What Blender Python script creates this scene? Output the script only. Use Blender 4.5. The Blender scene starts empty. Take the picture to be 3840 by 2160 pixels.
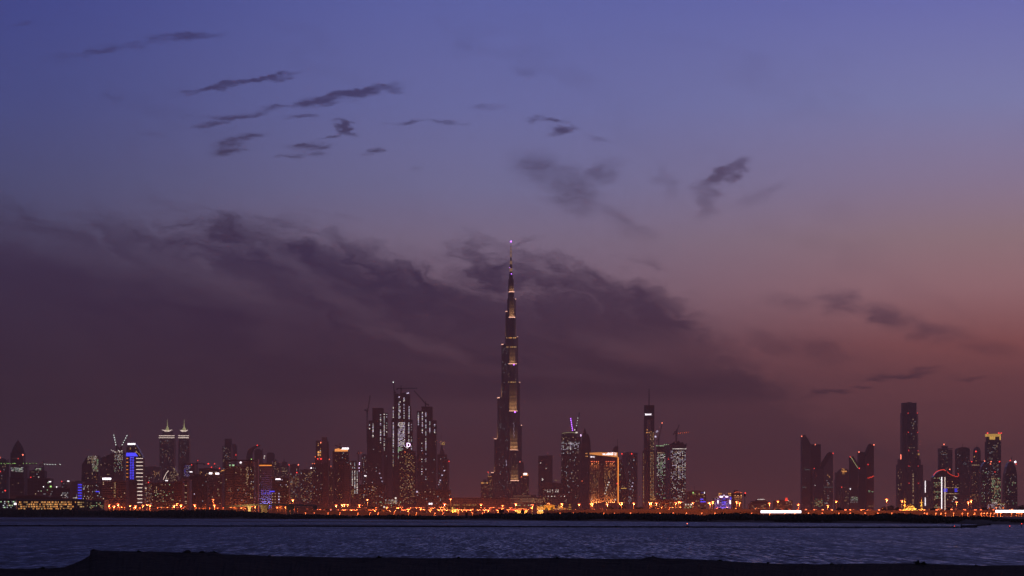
import bpy, math, random
from mathutils import Vector, Matrix
# ------------------------------------------------------------------ camera model
F, HX, HY, CH, GZ = 9112.0, 1920.0, 1920.0, 5.0, 2.0   # focal length in photo pixels, horizon, eye height, city ground
sc = bpy.context.scene
col = sc.collection
cam_d = bpy.data.cameras.new('camera'); cam = bpy.data.objects.new('camera', cam_d); col.objects.link(cam)
cam.location = (0, 0, CH); cam.rotation_euler = (math.pi/2, 0, 0)
cam_d.sensor_width = 36; cam_d.lens = 36*F/3840; cam_d.shift_y = (HY-1080)/3840
cam_d.clip_start = 0.5; cam_d.clip_end = 40000
sc.camera = cam
sc.view_settings.view_transform = 'Standard'; sc.view_settings.look = 'None'
sc.view_settings.exposure = 0; sc.view_settings.gamma = 1
sc.cycles.use_denoising = True
try: sc.cycles.denoiser = 'OPENIMAGEDENOISE'
except Exception: pass
sc.cycles.max_bounces = 5; sc.cycles.diffuse_bounces = 2; sc.cycles.glossy_bounces = 3
sc.cycles.volume_bounces = 1; sc.cycles.sample_clamp_indirect = 4
sc.cycles.caustics_reflective = False; sc.cycles.caustics_refractive = False

def s2l(c):
    return tuple(((v/255)/12.92 if v/255 <= .04045 else ((v/255+.055)/1.055)**2.4) for v in c)

# ------------------------------------------------------------------ sky
world = bpy.data.worlds.new('World'); sc.world = world; world.use_nodes = True
wt = world.node_tree; wt.nodes.clear()
def _in(nt, sock, v):
    if v is None: return
    if isinstance(v, bpy.types.NodeSocket): nt.links.new(v, sock)
    else: sock.default_value = v
def wmath(op, a, b=None, c=None, clamp=False):
    n = wt.nodes.new('ShaderNodeMath'); n.operation = op; n.use_clamp = clamp
    for i, v in enumerate((a, b, c)): _in(wt, n.inputs[i], v)
    return n.outputs[0]
def wvec(op, a, b=None):
    n = wt.nodes.new('ShaderNodeVectorMath'); n.operation = op
    _in(wt, n.inputs[0], a); _in(wt, n.inputs[1], b)
    return n.outputs['Value'] if op in ('LENGTH', 'DOT_PRODUCT') else n.outputs[0]
def wcomb(x, y, z=0.0):
    n = wt.nodes.new('ShaderNodeCombineXYZ')
    for i, v in enumerate((x, y, z)): _in(wt, n.inputs[i], v)
    return n.outputs[0]
def wnoise(vec, scale, detail=5, rough=.55):
    n = wt.nodes.new('ShaderNodeTexNoise'); n.inputs['Scale'].default_value = scale
    n.inputs['Detail'].default_value = detail; n.inputs['Roughness'].default_value = rough
    _in(wt, n.inputs['Vector'], vec); return n
def wmap(v, a, b, c=0.0, d=1.0, smooth=True):
    n = wt.nodes.new('ShaderNodeMapRange'); n.interpolation_type = 'SMOOTHSTEP' if smooth else 'LINEAR'
    for i, s in enumerate((v, a, b, c, d)): _in(wt, n.inputs[i], s)
    return n.outputs[0]
def wramp(fac, stops, srgb=True):
    n = wt.nodes.new('ShaderNodeValToRGB'); r = n.color_ramp
    r.interpolation = 'LINEAR'
    while len(r.elements) < len(stops): r.elements.new(0.5)
    for e, (p, c) in zip(r.elements, sorted(stops)):
        e.position = p
        e.color = (*s2l(c), 1) if srgb else (c, c, c, 1)
    _in(wt, n.inputs[0], fac); return n.outputs[0]
def wmix(f, a, b):
    n = wt.nodes.new('ShaderNodeMix'); n.data_type = 'RGBA'
    _in(wt, n.inputs[0], f); _in(wt, n.inputs[6], a); _in(wt, n.inputs[7], b); return n.outputs[2]

def sky_uv(px, py):            # direction of a photo point as azimuth and elevation (times ten)
    x, z = (px-HX)/F, (HY-py)/F
    return math.atan(x)*10, math.atan2(z, math.hypot(x, 1))*10
tc = wt.nodes.new('ShaderNodeTexCoord')
sep = wt.nodes.new('ShaderNodeSeparateXYZ'); wt.links.new(tc.outputs['Generated'], sep.inputs[0])
dx, dy, dz = sep.outputs
az = wmath('MULTIPLY', wmath('ARCTAN2', dx, dy), 10)
el = wmath('MULTIPLY', wmath('ARCSINE', dz), 10)
S = wcomb(az, el)
EL = lambda py: min(1, max(0, sky_uv(HX, py)[1]/2.6))
fe = wmath('DIVIDE', el, 2.6, clamp=True)
LEFT = [(1920,(68,46,48)),(1700,(68,48,54)),(1400,(84,66,80)),(1100,(92,84,108)),(900,(90,90,128)),(700,(86,92,140)),(400,(78,89,153)),(0,(68,80,155)),(-300,(54,62,116))]
CENT = [(1920,(112,62,50)),(1820,(96,58,54)),(1700,(92,60,63)),(1400,(131,92,104)),(1100,(156,128,150)),(900,(152,136,166)),(700,(137,136,182)),(400,(122,128,190)),(0,(105,115,188)),(-300,(78,84,144))]
RIGHT= [(1920,(136,78,66)),(1700,(128,74,70)),(1500,(160,92,88)),(1300,(190,111,104)),(1100,(200,144,148)),(900,(184,149,157)),(700,(168,148,180)),(400,(146,148,202)),(0,(120,125,200)),(-300,(92,94,154))]
mk = lambda st: wramp(fe, [(EL(y), c) for y, c in st])
lc, cc, rc = mk(LEFT), mk(CENT), mk(RIGHT)
base = wmix(wmap(az, -2.3, .1), lc, wmix(wmap(az, -.1, 2.3), cc, rc))
base = wmix(wmap(dz, .22, .75), base, (*s2l((46, 45, 72)), 1))       # towards the zenith
base = wmix(wmap(dy, .35, -.7), base, (*s2l((60, 56, 78)), 1))        # the dusk side behind the viewer
# wind-warped cloud coordinates
nz = wnoise(wvec('MULTIPLY', S, (1.2, 2.6, 1)), 2.4, 6, .6)
n0 = wvec('SUBTRACT', nz.outputs['Color'], (.5, .5, .5))
nf = wvec('SUBTRACT', wnoise(wvec('MULTIPLY', S, (1.0, 2.2, 1)), 9.0, 5, .62).outputs['Color'], (.5, .5, .5))
Sw = wvec('ADD', S, wvec('ADD', wvec('MULTIPLY', n0, (.10, .05, 0)), wvec('MULTIPLY', nf, (.20, .075, 0))))
rot = wt.nodes.new('ShaderNodeMapping'); rot.inputs['Rotation'].default_value = (0, 0, math.radians(22))
wt.links.new(S, rot.inputs[0])
wisp = wnoise(wvec('MULTIPLY', wvec('ADD', rot.outputs[0], wvec('MULTIPLY', n0, (.5, .35, 0))), (.9, 4.2, 1)), 3.2, 7, .62).outputs[0]
streak = wnoise(wvec('MULTIPLY', wvec('ADD', rot.outputs[0], wvec('MULTIPLY', n0, (.3, .5, 0))), (.55, 2.6, 1)), 1.5, 7, .58).outputs[0]
rot2 = wt.nodes.new('ShaderNodeMapping'); rot2.inputs['Rotation'].default_value = (0, 0, math.radians(-9)); wt.links.new(S, rot2.inputs[0])
fine = wnoise(wvec('MULTIPLY', rot2.outputs[0], (.8, 3.6, 1)), 8.0, 8, .64).outputs[0]
def stroke(px, py, ln, wd, ang, st, co=None):
    m = wt.nodes.new('ShaderNodeMapping'); m.vector_type = 'TEXTURE'
    u, v = sky_uv(px, py)
    m.inputs['Location'].default_value = (u, v, 0); m.inputs['Rotation'].default_value = (0, 0, math.radians(ang))
    m.inputs['Scale'].default_value = (ln/2/911, wd/2/911, 1)
    _in(wt, m.inputs[0], co or Sw)
    return wmap(wvec('LENGTH', m.outputs[0]), 1.55, .1, 0, st)
def union(lst, co=None):
    o = None
    for a in lst:
        s = stroke(*a, co=co); o = s if o is None else wmath('MAXIMUM', o, s)
    return o
SMALL = [(110,95,240,20,8,.45),(700,132,300,36,2,.8),(420,180,640,36,12,.6),(910,312,520,26,12,1),(1340,345,400,38,9,1),(1100,402,760,22,11,.55),
 (1195,385,280,40,9,.95),(1050,402,220,24,6,.7),(890,432,250,34,6,1),(790,468,190,28,12,.85),(850,548,180,76,16,1),(920,512,170,34,5,.9),(700,440,260,14,8,.4),
 (1300,487,110,46,-28,1),(1240,508,110,18,8,.8),(1170,545,190,32,4,.9),(1185,575,150,34,-3,.8),(1090,588,170,18,5,.55),(1390,575,90,26,6,.8),
 (1530,455,160,24,5,.75),(1555,640,100,18,6,.6),(420,375,90,50,-18,.5),(570,498,130,22,3,.5),(1130,438,120,20,5,.6),(1670,455,140,20,-8,.55),
 (1830,395,190,44,2,.4),(2050,450,190,28,-8,.85),(2120,488,150,30,3,.85),(2240,520,120,40,-15,.45)]
SOFT = [(3380,1200,820,76,-15,.5),(3000,1295,760,90,-11,.36),(2020,635,260,150,-12,.55),(2150,715,280,170,-28,.72),(2260,650,200,120,20,.55),(2330,825,320,90,-36,.42),(2720,650,210,70,32,.85),(2650,745,100,200,-8,.5),(2500,680,100,180,20,.34),(2850,735,220,80,22,.4),
 (3150,780,240,180,0,.2),(1250,905,100,160,32,.6),(1790,945,56,130,28,.6),(1960,915,170,20,12,.45),(1740,175,160,100,15,.28),(1960,270,130,60,-12,.4)]
LOW = [(3150,1130,200,110,-12,.7),(3320,1190,210,100,-18,.75),(3480,1245,300,110,-20,.6),(3700,1305,380,90,-8,.45),(2960,1130,280,90,-5,.45),
 (2900,1290,360,110,-20,.5),(3080,1315,300,140,-6,.55),(2690,1270,300,130,-15,.5),(2600,1385,160,52,0,.75),(2630,1425,240,52,-6,.6),(2760,1460,420,60,-4,.35),
 (3380,1405,300,36,2,.85),(3300,1422,140,28,-6,.8),(3460,1385,150,26,4,.7),(3620,1415,140,20,2,.6),(3110,1465,170,26,0,.75),(3230,1450,110,20,-6,.6),(3040,1480,160,22,0,.5),
 (2120,1470,780,110,-2,.75),(3550,1520,560,44,0,.3),(3250,1530,300,30,3,.25)]
edge_pts = [(-500,765),(0,785),(300,825),(600,840),(900,840),(1250,880),(1500,940),(1750,970),(2000,985),(2250,1005),(2450,1060),(2650,1170),(2900,1390),(3200,1620),(3840,1790),(4300,1850)]
AZ = lambda px: (sky_uv(px, HY)[0]+3)/6
edge = wmath('MULTIPLY', wramp(wmath('DIVIDE', wmath('ADD', az, 3), 6, clamp=True), [(AZ(x), sky_uv(x, y)[1]/2.6) for x, y in edge_pts], srgb=False), 2.6)
dist = wmath('SUBTRACT', edge, el)                                     # above zero inside the cloud bank
dist = wmath('ADD', dist, wmath('MULTIPLY', wmath('SUBTRACT', streak, .52), .55))
dist = wmath('ADD', dist, wmath('MULTIPLY', wmath('SUBTRACT', nz.outputs[0], .5), .15))
dist = wmath('ADD', dist, wmath('MULTIPLY', wmath('SUBTRACT', wisp, .5), .34))
bank = wmap(dist, -.10, .15)
GAPS = [(240,930,820,120,-14,.42),(720,1020,760,110,-20,.40),(1060,960,520,70,-36,.30),(1330,1160,560,80,-30,.22),(1570,1290,560,50,-18,.48),
 (2420,1330,520,90,-14,.45),(2560,1330,500,130,-10,.35),(1990,1400,900,40,-4,.25)]
gaps = wmath('MULTIPLY', union(GAPS), wmap(streak, .3, .6, .55, 1.0))
bank = wmath('MULTIPLY', bank, wmath('SUBTRACT', 1, gaps))
bank = wmath('MULTIPLY', bank, wmap(streak, .34, .62, .86, 1.0))
bank = wmath('MULTIPLY', bank, wmap(wisp, .30, .58, .93, 1.0))
under = wmath('MULTIPLY', wmap(el, sky_uv(HX, 1466)[1], sky_uv(HX, 1530)[1]), wmap(az, -1.3, -.4))        # the flat base of the bank
bank = wmath('MULTIPLY', bank, wmath('SUBTRACT', 1, wmath('MULTIPLY', under, .38)))
sm = wmath('MULTIPLY', union(SMALL), wmath('MULTIPLY_ADD', fine, 2.6, -.36))
sm = wmath('MULTIPLY', wmap(sm, .12, 1.05), .86)
so = wmath('MULTIPLY', union(SOFT), wmath('MULTIPLY_ADD', wisp, 1.5, .25))
so = wmath('MULTIPLY', wmap(so, .04, 1.0), .85)
sm = wmath('MAXIMUM', sm, so)
lo = wmath('MULTIPLY', union(LOW), wmath('MULTIPLY_ADD', wmath('ADD', wmath('MULTIPLY', fine, .5), wmath('MULTIPLY', wisp, .5)), 1.9, .0))
lo = wmath('MULTIPLY', wmap(lo, .08, 1.0), .9)
veil = wmath('MULTIPLY', wmap(streak, .52, .78), .16)
cl_l = mk([(1920,(72,50,52)),(1500,(58,41,56)),(1200,(57,44,74)),(950,(63,55,89)),(700,(66,60,90)),(400,(62,60,104)),(0,(56,56,108))])
cl_r = mk([(1920,(96,58,60)),(1500,(94,57,64)),(1300,(104,66,78)),(1100,(110,84,107)),(900,(104,84,106)),(700,(102,86,120)),(400,(94,88,136)),(0,(90,86,146))])
ccol = wmix(wmap(az, -.6, 2.2), cl_l, cl_r)
dens = wmath('MAXIMUM', wmath('MAXIMUM', bank, sm), wmath('MAXIMUM', lo, veil))
skyc = wmix(dens, base, ccol)
bg = wt.nodes.new('ShaderNodeBackground'); wt.links.new(skyc, bg.inputs[0]); bg.inputs[1].default_value = 1.0
wo = wt.nodes.new('ShaderNodeOutputWorld'); wt.links.new(bg.outputs[0], wo.inputs[0])
world.cycles.sampling_method = 'MANUAL'; world.cycles.sample_map_resolution = 512

# ------------------------------------------------------------------ materials
MATS = {}
def newmat(name):
    m = bpy.data.materials.new(name); m.use_nodes = True; nt = m.node_tree
    return m, nt, nt.nodes['Principled BSDF']
def facade(name, c, rough=.6, spec=.4, grid=(3.4, 3.6), var=.35, dark=.55):
    """wall with faint bays and storeys (metres) and blotchy weathering"""
    m, nt, b = newmat(name)
    t = nt.nodes.new('ShaderNodeTexCoord'); s = nt.nodes.new('ShaderNodeSeparateXYZ'); nt.links.new(t.outputs['Object'], s.inputs[0])
    def M(op, a, b_=None):
        n = nt.nodes.new('ShaderNodeMath'); n.operation = op; _in(nt, n.inputs[0], a); _in(nt, n.inputs[1], b_); return n.outputs[0]
    fz = M('LESS_THAN', M('FRACT', M('DIVIDE', s.outputs[2], grid[1])), .42)
    fx = M('LESS_THAN', M('FRACT', M('DIVIDE', M('ADD', s.outputs[0], s.outputs[1]), grid[0])), .3)
    g = M('MULTIPLY', M('SUBTRACT', 1, fz), M('SUBTRACT', 1, fx))
    n = nt.nodes.new('ShaderNodeTexNoise'); n.inputs['Scale'].default_value = .035; n.inputs['Detail'].default_value = 6
    nt.links.new(t.outputs['Object'], n.inputs['Vector'])
    mx = nt.nodes.new('ShaderNodeMix'); mx.data_type = 'RGBA'; nt.links.new(n.outputs[0], mx.inputs[0])
    mx.inputs[6].default_value = (*[v*(1-var) for v in c], 1); mx.inputs[7].default_value = (*[v*(1+var) for v in c], 1)
    m2 = nt.nodes.new('ShaderNodeMix'); m2.data_type = 'RGBA'; nt.links.new(M('MULTIPLY', g, dark), m2.inputs[0])
    nt.links.new(mx.outputs[2], m2.inputs[6]); m2.inputs[7].default_value = (c[0]*.25, c[1]*.25, c[2]*.3, 1)
    nt.links.new(m2.outputs[2], b.inputs['Base Color'])
    b.inputs['Roughness'].default_value = rough; b.inputs['Specular IOR Level'].default_value = spec
    MATS[name] = m; return m
def plain(name, c, rough=.7, noise=.2, scale=.3, metal=0, spec=.4):
    m, nt, b = newmat(name)
    t = nt.nodes.new('ShaderNodeTexCoord'); n = nt.nodes.new('ShaderNodeTexNoise'); n.inputs['Scale'].default_value = scale
    n.inputs['Detail'].default_value = 6; nt.links.new(t.outputs['Object'], n.inputs['Vector'])
    mx = nt.nodes.new('ShaderNodeMix'); mx.data_type = 'RGBA'; nt.links.new(n.outputs[0], mx.inputs[0])
    mx.inputs[6].default_value = (*[v*(1-noise) for v in c], 1); mx.inputs[7].default_value = (*[min(1, v*(1+noise)) for v in c], 1)
    nt.links.new(mx.outputs[2], b.inputs['Base Color']); b.inputs['Roughness'].default_value = rough
    b.inputs['Metallic'].default_value = metal; b.inputs['Specular IOR Level'].default_value = spec
    MATS[name] = m; return m
def emit(name, c, s):
    m, nt, b = newmat(name); b.inputs['Base Color'].default_value = (.02, .02, .02, 1)
    n = nt.nodes.new('ShaderNodeObjectInfo')          # lamps differ a little from one another
    mm = nt.nodes.new('ShaderNodeMapRange'); mm.inputs[3].default_value = s*.8; mm.inputs[4].default_value = s*1.2
    nt.links.new(n.outputs['Random'], mm.inputs[0]); nt.links.new(mm.outputs[0], b.inputs['Emission Strength'])
    b.inputs['Emission Color'].default_value = (*c, 1)
    m.cycles.emission_sampling = 'NONE'
    MATS[name] = m; return m
def winmat(name, c, s):
    """lit panes: brightness differs from room to room"""
    m, nt, b = newmat(name); b.inputs['Base Color'].default_value = (.02, .02, .02, 1)
    g = nt.nodes.new('ShaderNodeNewGeometry'); mm = nt.nodes.new('ShaderNodeMapRange')
    mm.inputs[3].default_value = s*.3; mm.inputs[4].default_value = s*1.5
    nt.links.new(g.outputs['Random Per Island'], mm.inputs[0]); nt.links.new(mm.outputs[0], b.inputs['Emission Strength'])
    b.inputs['Emission Color'].default_value = (*c, 1); m.cycles.emission_sampling = 'NONE'
    MATS[name] = m; return m
facade('concrete', (.19,.18,.175)); facade('dark_concrete', (.095,.088,.092)); facade('pale_stone', (.34,.30,.27), dark=.35)
facade('tan_stone', (.24,.185,.15)); facade('brick_red', (.2,.11,.085)); facade('blue_glass', (.05,.058,.082), rough=.25, spec=.6)
facade('dark_glass', (.05,.05,.06), rough=.2, spec=.6, dark=.4); facade('grey_slab', (.27,.25,.25), dark=.15); facade('steel_skin', (.16,.16,.175), rough=.4, dark=.6, grid=(2.6,3.9))
plain('bare_concrete', (.22,.2,.18)); plain('road_concrete', (.3,.26,.22), scale=.1); plain('asphalt', (.05,.05,.05), scale=.5); plain('black_steel', (.02,.02,.022), .5)
plain('galvanised', (.25,.25,.26), .45, metal=.6); plain('pane', (.012,.013,.018), .15, spec=.8); plain('sail_white', (.5,.47,.44)); plain('gold_stone', (.5,.36,.16)); plain('dark_roof', (.04,.035,.035))
plain('car_paint_white', (.6,.6,.6), .3); plain('car_paint_dark', (.03,.03,.035), .3); plain('car_paint_red', (.3,.02,.02), .3); plain('rubber', (.015,.015,.015), .9); plain('signboard', (.05,.05,.055))
WARM, ORANGE, COOL, LILAC = (1,.68,.4), (1,.46,.16), (.86,.9,1), (.86,.72,1)
for n, c, s in (('w_warm',WARM,.62),('w_orange',ORANGE,.66),('w_cool',COOL,.62),('w_lilac',LILAC,1.0),('w_yellow',(1,.6,.24),.62),('w_green',(.62,1,.55),.8),('w_dim',(1,.6,.35),.3),
                ('w_blue',(.09,.10,1),.9),('w_gold',(1,.42,.11),1.1),('w_bright',(1,.88,.8),1.15)): winmat(n, c, s)
for n, c, s in (('e_lamp',(1,.16,.05),2.4),('e_lampw',(1,.155,.06),2.9),('e_white',(1,.9,.95),2.6),('e_bright',(1,.88,.97),3.0),('e_red',(1,.05,.04),2.6),('e_redhot',(1,.2,.12),3.2),('e_blue',(.06,.06,1),1.5),
                ('e_purple',(.5,.13,1),6),('e_lilac',(.9,.6,1),4),('e_pink',(1,.5,.36),1.9),('e_crown',(1,.36,.09),1.15),('e_orange',(1,.3,.05),1.7),('e_gold',(1,.56,.12),.95),('e_line',(1,.78,.66),1.5),
                ('e_green',(.5,1,.25),1.6),('e_sodium',(1,.3,.03),.55),('e_redsign',(1,.06,.03),1.5),('e_panel',(.6,.8,.8),.13),('e_soft',(1,.55,.3),.35),('e_led',(.9,1,.95),3),('e_bluesoft',(.12,.14,1),.35),('e_yel',(.9,.85,.4),.5)): emit(n, c, s)
MT = lambda k: MATS[k]

# ------------------------------------------------------------------ mesh helpers
def P(px, py, D): return ((px-HX)/F*D, D, CH+(HY-py)/F*D)
class MB:
    def __init__(s): s.v = []; s.f = []; s.m = []
    def add(s, vs, fs, m=0):
        o = len(s.v); s.v += [tuple(v) for v in vs]
        for f in fs: s.f.append(tuple(i+o for i in f)); s.m.append(m)
        return s
    def box(s, x0, x1, y0, y1, z0, z1, m=0):
        return s.add([(x0,y0,z0),(x1,y0,z0),(x1,y1,z0),(x0,y1,z0),(x0,y0,z1),(x1,y0,z1),(x1,y1,z1),(x0,y1,z1)],
                     [(0,1,5,4),(1,2,6,5),(2,3,7,6),(3,0,4,7),(4,5,6,7),(3,2,1,0)], m)
    def loft(s, rings, m=0, cap=True):
        n = len(rings[0]); vs = [p for r in rings for p in r]; fs = []
        for k in range(len(rings)-1):
            for i in range(n): j = (i+1) % n; fs.append((k*n+i, k*n+j, (k+1)*n+j, (k+1)*n+i))
        if cap: fs.append(tuple(range(n-1, -1, -1))); fs.append(tuple((len(rings)-1)*n+i for i in range(n)))
        return s.add(vs, fs, m)
    def prism(s, pts, z0, z1, m=0): return s.loft([[(x,y,z0) for x,y in pts], [(x,y,z1) for x,y in pts]], m)
    def extr(s, pts, y0, y1, m=0):            # outline in x,z pushed back in depth
        a = sum(p[0]*q[1]-q[0]*p[1] for p, q in zip(pts, pts[1:]+pts[:1]))
        if a > 0: pts = pts[::-1]
        return s.loft([[(x,y0,z) for x,z in pts], [(x,y1,z) for x,z in pts]], m)
    def cyl(s, x, y, z0, z1, r0, r1=None, n=10, m=0):
        r1 = r0 if r1 is None else r1
        c = [(math.cos(2*math.pi*i/n), math.sin(2*math.pi*i/n)) for i in range(n)]
        return s.loft([[(x+r0*a, y+r0*b, z0) for a,b in c], [(x+r1*a, y+r1*b, z1) for a,b in c]], m)
    def revolve(s, x, y, prof, n=12, m=0):
        c = [(math.cos(2*math.pi*i/n), math.sin(2*math.pi*i/n)) for i in range(n)]
        return s.loft([[(x+r*a, y+r*b, z) for a,b in c] for r, z in prof], m)
    def tube(s, p, q, r, n=5, m=0, r1=None):
        p, q = Vector(p), Vector(q); d = (q-p).normalized(); u = d.orthogonal().normalized(); w = d.cross(u); r1 = r if r1 is None else r1
        c = [(math.cos(2*math.pi*i/n), math.sin(2*math.pi*i/n)) for i in range(n)]
        return s.loft([[p+(u*a+w*b)*r for a,b in c], [q+(u*a+w*b)*r1 for a,b in c]], m)
    def truss(s, p, q, w, r, n=8):            # square lattice boom
        p, q = Vector(p), Vector(q); d = (q-p).normalized(); u = d.orthogonal().normalized(); v = d.cross(u)
        cs = [(u*a+v*b)*w/2 for a, b in ((1,1),(-1,1),(-1,-1),(1,-1))]
        for c in cs: s.tube(p+c, q+c, r, 4)
        for k in range(n):
            a, b = p.lerp(q, k/n), p.lerp(q, (k+1)/n)
            for i in range(4): s.tube(a+cs[i], b+cs[(i+1) % 4], r*.7, 3)
        return s
    def ball(s, x, y, z, r, m=0, n=8):
        return s.revolve(x, y, [(r*math.sin(math.pi*k/5)+1e-3, z-r*math.cos(math.pi*k/5)) for k in range(6)], n, m)
    def mesh(s, name, mats):
        me = bpy.data.meshes.new(name); me.from_pydata(s.v, [], s.f)
        for k in mats: me.materials.append(MT(k) if isinstance(k, str) else k)
        if len(mats) > 1: me.polygons.foreach_set('material_index', s.m)
        me.update(); return me
    def build(s, name, mats, parent=None, kind=None, label=None, loc=None, smooth=False):
        if isinstance(mats, str): mats = [mats]
        me = s.mesh(name, mats)
        if smooth: me.shade_smooth()
        return link(name, me, parent, kind, label, loc)
def link(name, data, parent=None, kind=None, label=None, loc=None):
    o = bpy.data.objects.new(name, data); col.objects.link(o); o.parent = parent
    if kind: o['kind'] = kind
    if label: o['label'] = label
    if loc: o.location = loc
    return o
def tag(o, label, cat, group=None):
    o['label'] = label; o['category'] = cat
    if group: o['group'] = group
    return o
def thing(name, label, cat, loc, group=None, rz=0):
    o = bpy.data.objects.new(name, None); col.objects.link(o); o.location = loc; o.rotation_euler = (0, 0, rz)
    return tag(o, label, cat, group)
def copy_tree(o, parent=None):
    c = o.copy(); col.objects.link(c); c.parent = parent
    for ch in o.children: copy_tree(ch, c)
    return c
def lamp_light(parent, loc, power, color, r=.4):
    l = bpy.data.lights.new('bulb', 'POINT'); l.energy = power; l.color = color; l.shadow_soft_size = r
    o = bpy.data.objects.new('bulb', l); col.objects.link(o); o.parent = parent; o.location = loc; return o
def spot(parent, loc, target, power, color, angle=70, blend=.6, r=.6):
    l = bpy.data.lights.new('floodlight', 'SPOT'); l.energy = power; l.color = color; l.spot_size = math.radians(angle); l.spot_blend = blend; l.shadow_soft_size = r
    o = bpy.data.objects.new('floodlight', l); col.objects.link(o); o.parent = parent; o.location = loc
    o.rotation_euler = (Vector(target)-Vector(loc)).to_track_quat('-Z', 'Y').to_euler(); return o

# ------------------------------------------------------------------ ground, water, banks
rnd = random.Random(7)
def interp(pts, x):
    if x <= pts[0][0]: return pts[0][1]
    for (a, ya), (b, yb) in zip(pts, pts[1:]):
        if x <= b: return ya+(yb-ya)*(x-a)/(b-a)
    return pts[-1][1]
SHORE = [(0,1940),(350,1941),(660,1945),(1280,1948),(1920,1952),(2560,1957),(3000,1961),(3600,1965),(3840,1968)]
def shore_D(px): return F*CH/(interp(SHORE, px)-HY)
sp = []
for px in range(-400, 4241, 80):
    D = shore_D(px)*(1+.012*math.sin(px*.013)+.006*math.sin(px*.041)); sp.append(((px-HX)/F*D, D))
x0, d0 = sp[0]; x1, d1 = sp[-1]
sp = [(-7900, d0+1400)] + sp + [(7900, d1-300)]
g = MB(); N_ = len(sp); rows = [(-6,-.6),(12,.5),(60,GZ),(900,GZ)]
vs = []
for off, z in rows: vs += [(x, y+off, z) for x, y in sp]
vs += [(x*(7900/max(abs(sp[0][0]),1)) if abs(x) > 7000 else x*3, 15900, GZ) for x, y in sp]
fs = []
for k in range(len(rows)):
    for i in range(N_-1): a = k*N_+i; fs.append((a, a+1, a+N_+1, a+N_))
g.add(vs, fs)
m_, nt, b = newmat('city_ground')
t = nt.nodes.new('ShaderNodeTexCoord'); n = nt.nodes.new('ShaderNodeTexNoise'); n.inputs['Scale'].default_value = .02; n.inputs['Detail'].default_value = 8
nt.links.new(t.outputs['Object'], n.inputs['Vector'])
r = nt.nodes.new('ShaderNodeValToRGB'); r.color_ramp.elements[0].color = (.05,.042,.035,1); r.color_ramp.elements[1].color = (.17,.135,.10,1)
nt.links.new(n.outputs[0], r.inputs[0]); nt.links.new(r.outputs[0], b.inputs['Base Color']); b.inputs['Roughness'].default_value = .9
MATS['city_ground'] = m_
g.build('ground', 'city_ground', kind='structure')
# water
m_, nt, b = newmat('creek_water')
b.inputs['Base Color'].default_value = (.006,.007,.012,1); b.inputs['Roughness'].default_value = .12; b.inputs['IOR'].default_value = 1.33
t = nt.nodes.new('ShaderNodeTexCoord')
def nn(scale, sx, sy, det=4):
    mp = nt.nodes.new('ShaderNodeMapping'); mp.inputs['Scale'].default_value = (sx, sy, 1); nt.links.new(t.outputs['Object'], mp.inputs[0])
    n = nt.nodes.new('ShaderNodeTexNoise'); n.inputs['Scale'].default_value = scale; n.inputs['Detail'].default_value = det; nt.links.new(mp.outputs[0], n.inputs['Vector']); return n.outputs[0]
def am(op, a, b_):
    n = nt.nodes.new('ShaderNodeMath'); n.operation = op; _in(nt, n.inputs[0], a); _in(nt, n.inputs[1], b_); return n.outputs[0]
def nv(scale, sx, sy, det, amp):
    mp = nt.nodes.new('ShaderNodeMapping'); mp.inputs['Scale'].default_value = (sx, sy, 1); nt.links.new(t.outputs['Object'], mp.inputs[0])
    n = nt.nodes.new('ShaderNodeTexNoise'); n.inputs['Scale'].default_value = scale; n.inputs['Detail'].default_value = det; nt.links.new(mp.outputs[0], n.inputs['Vector'])
    v = nt.nodes.new('ShaderNodeVectorMath'); v.operation = 'SUBTRACT'; nt.links.new(n.outputs['Color'], v.inputs[0]); v.inputs[1].default_value = (.5, .5, .5)
    w = nt.nodes.new('ShaderNodeVectorMath'); w.operation = 'MULTIPLY'; nt.links.new(v.outputs[0], w.inputs[0]); w.inputs[1].default_value = (amp*.6, amp, 0); return w.outputs[0]
def va(a, b_):
    n = nt.nodes.new('ShaderNodeVectorMath'); n.operation = 'ADD'; _in(nt, n.inputs[0], a); _in(nt, n.inputs[1], b_); return n.outputs[0]
gust = am('ADD', am('MULTIPLY', nn(.010, 1.0, .35, 4), .5), am('MULTIPLY', nn(.05, 1.0, .22, 4), .5))      # wind patches
mr = nt.nodes.new('ShaderNodeMapRange'); mr.inputs[1].default_value = .38; mr.inputs[2].default_value = .62; mr.inputs[3].default_value = .6; mr.inputs[4].default_value = 1.15
nt.links.new(gust, mr.inputs[0])
rip = va(nv(1.4, 1, .9, 3, .55), va(nv(2.2, 1, .07, 4, .62), nv(.5, 1, .06, 3, .26)))
sc_ = nt.nodes.new('ShaderNodeVectorMath'); sc_.operation = 'SCALE'; nt.links.new(rip, sc_.inputs[0]); nt.links.new(mr.outputs[0], sc_.inputs['Scale'])
up = va(sc_.outputs[0], (0, -.20, 1))
bp = nt.nodes.new('ShaderNodeVectorMath'); bp.operation = 'NORMALIZE'; nt.links.new(up, bp.inputs[0])
nt.links.new(bp.outputs[0], b.inputs['Normal']); MATS['creek_water'] = m_
MB().add([(-7900,60,0),(7900,60,0),(7900,4200,0),(-7900,4200,0)], [(0,1,2,3)]).build('water', 'creek_water', kind='structure')
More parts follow.
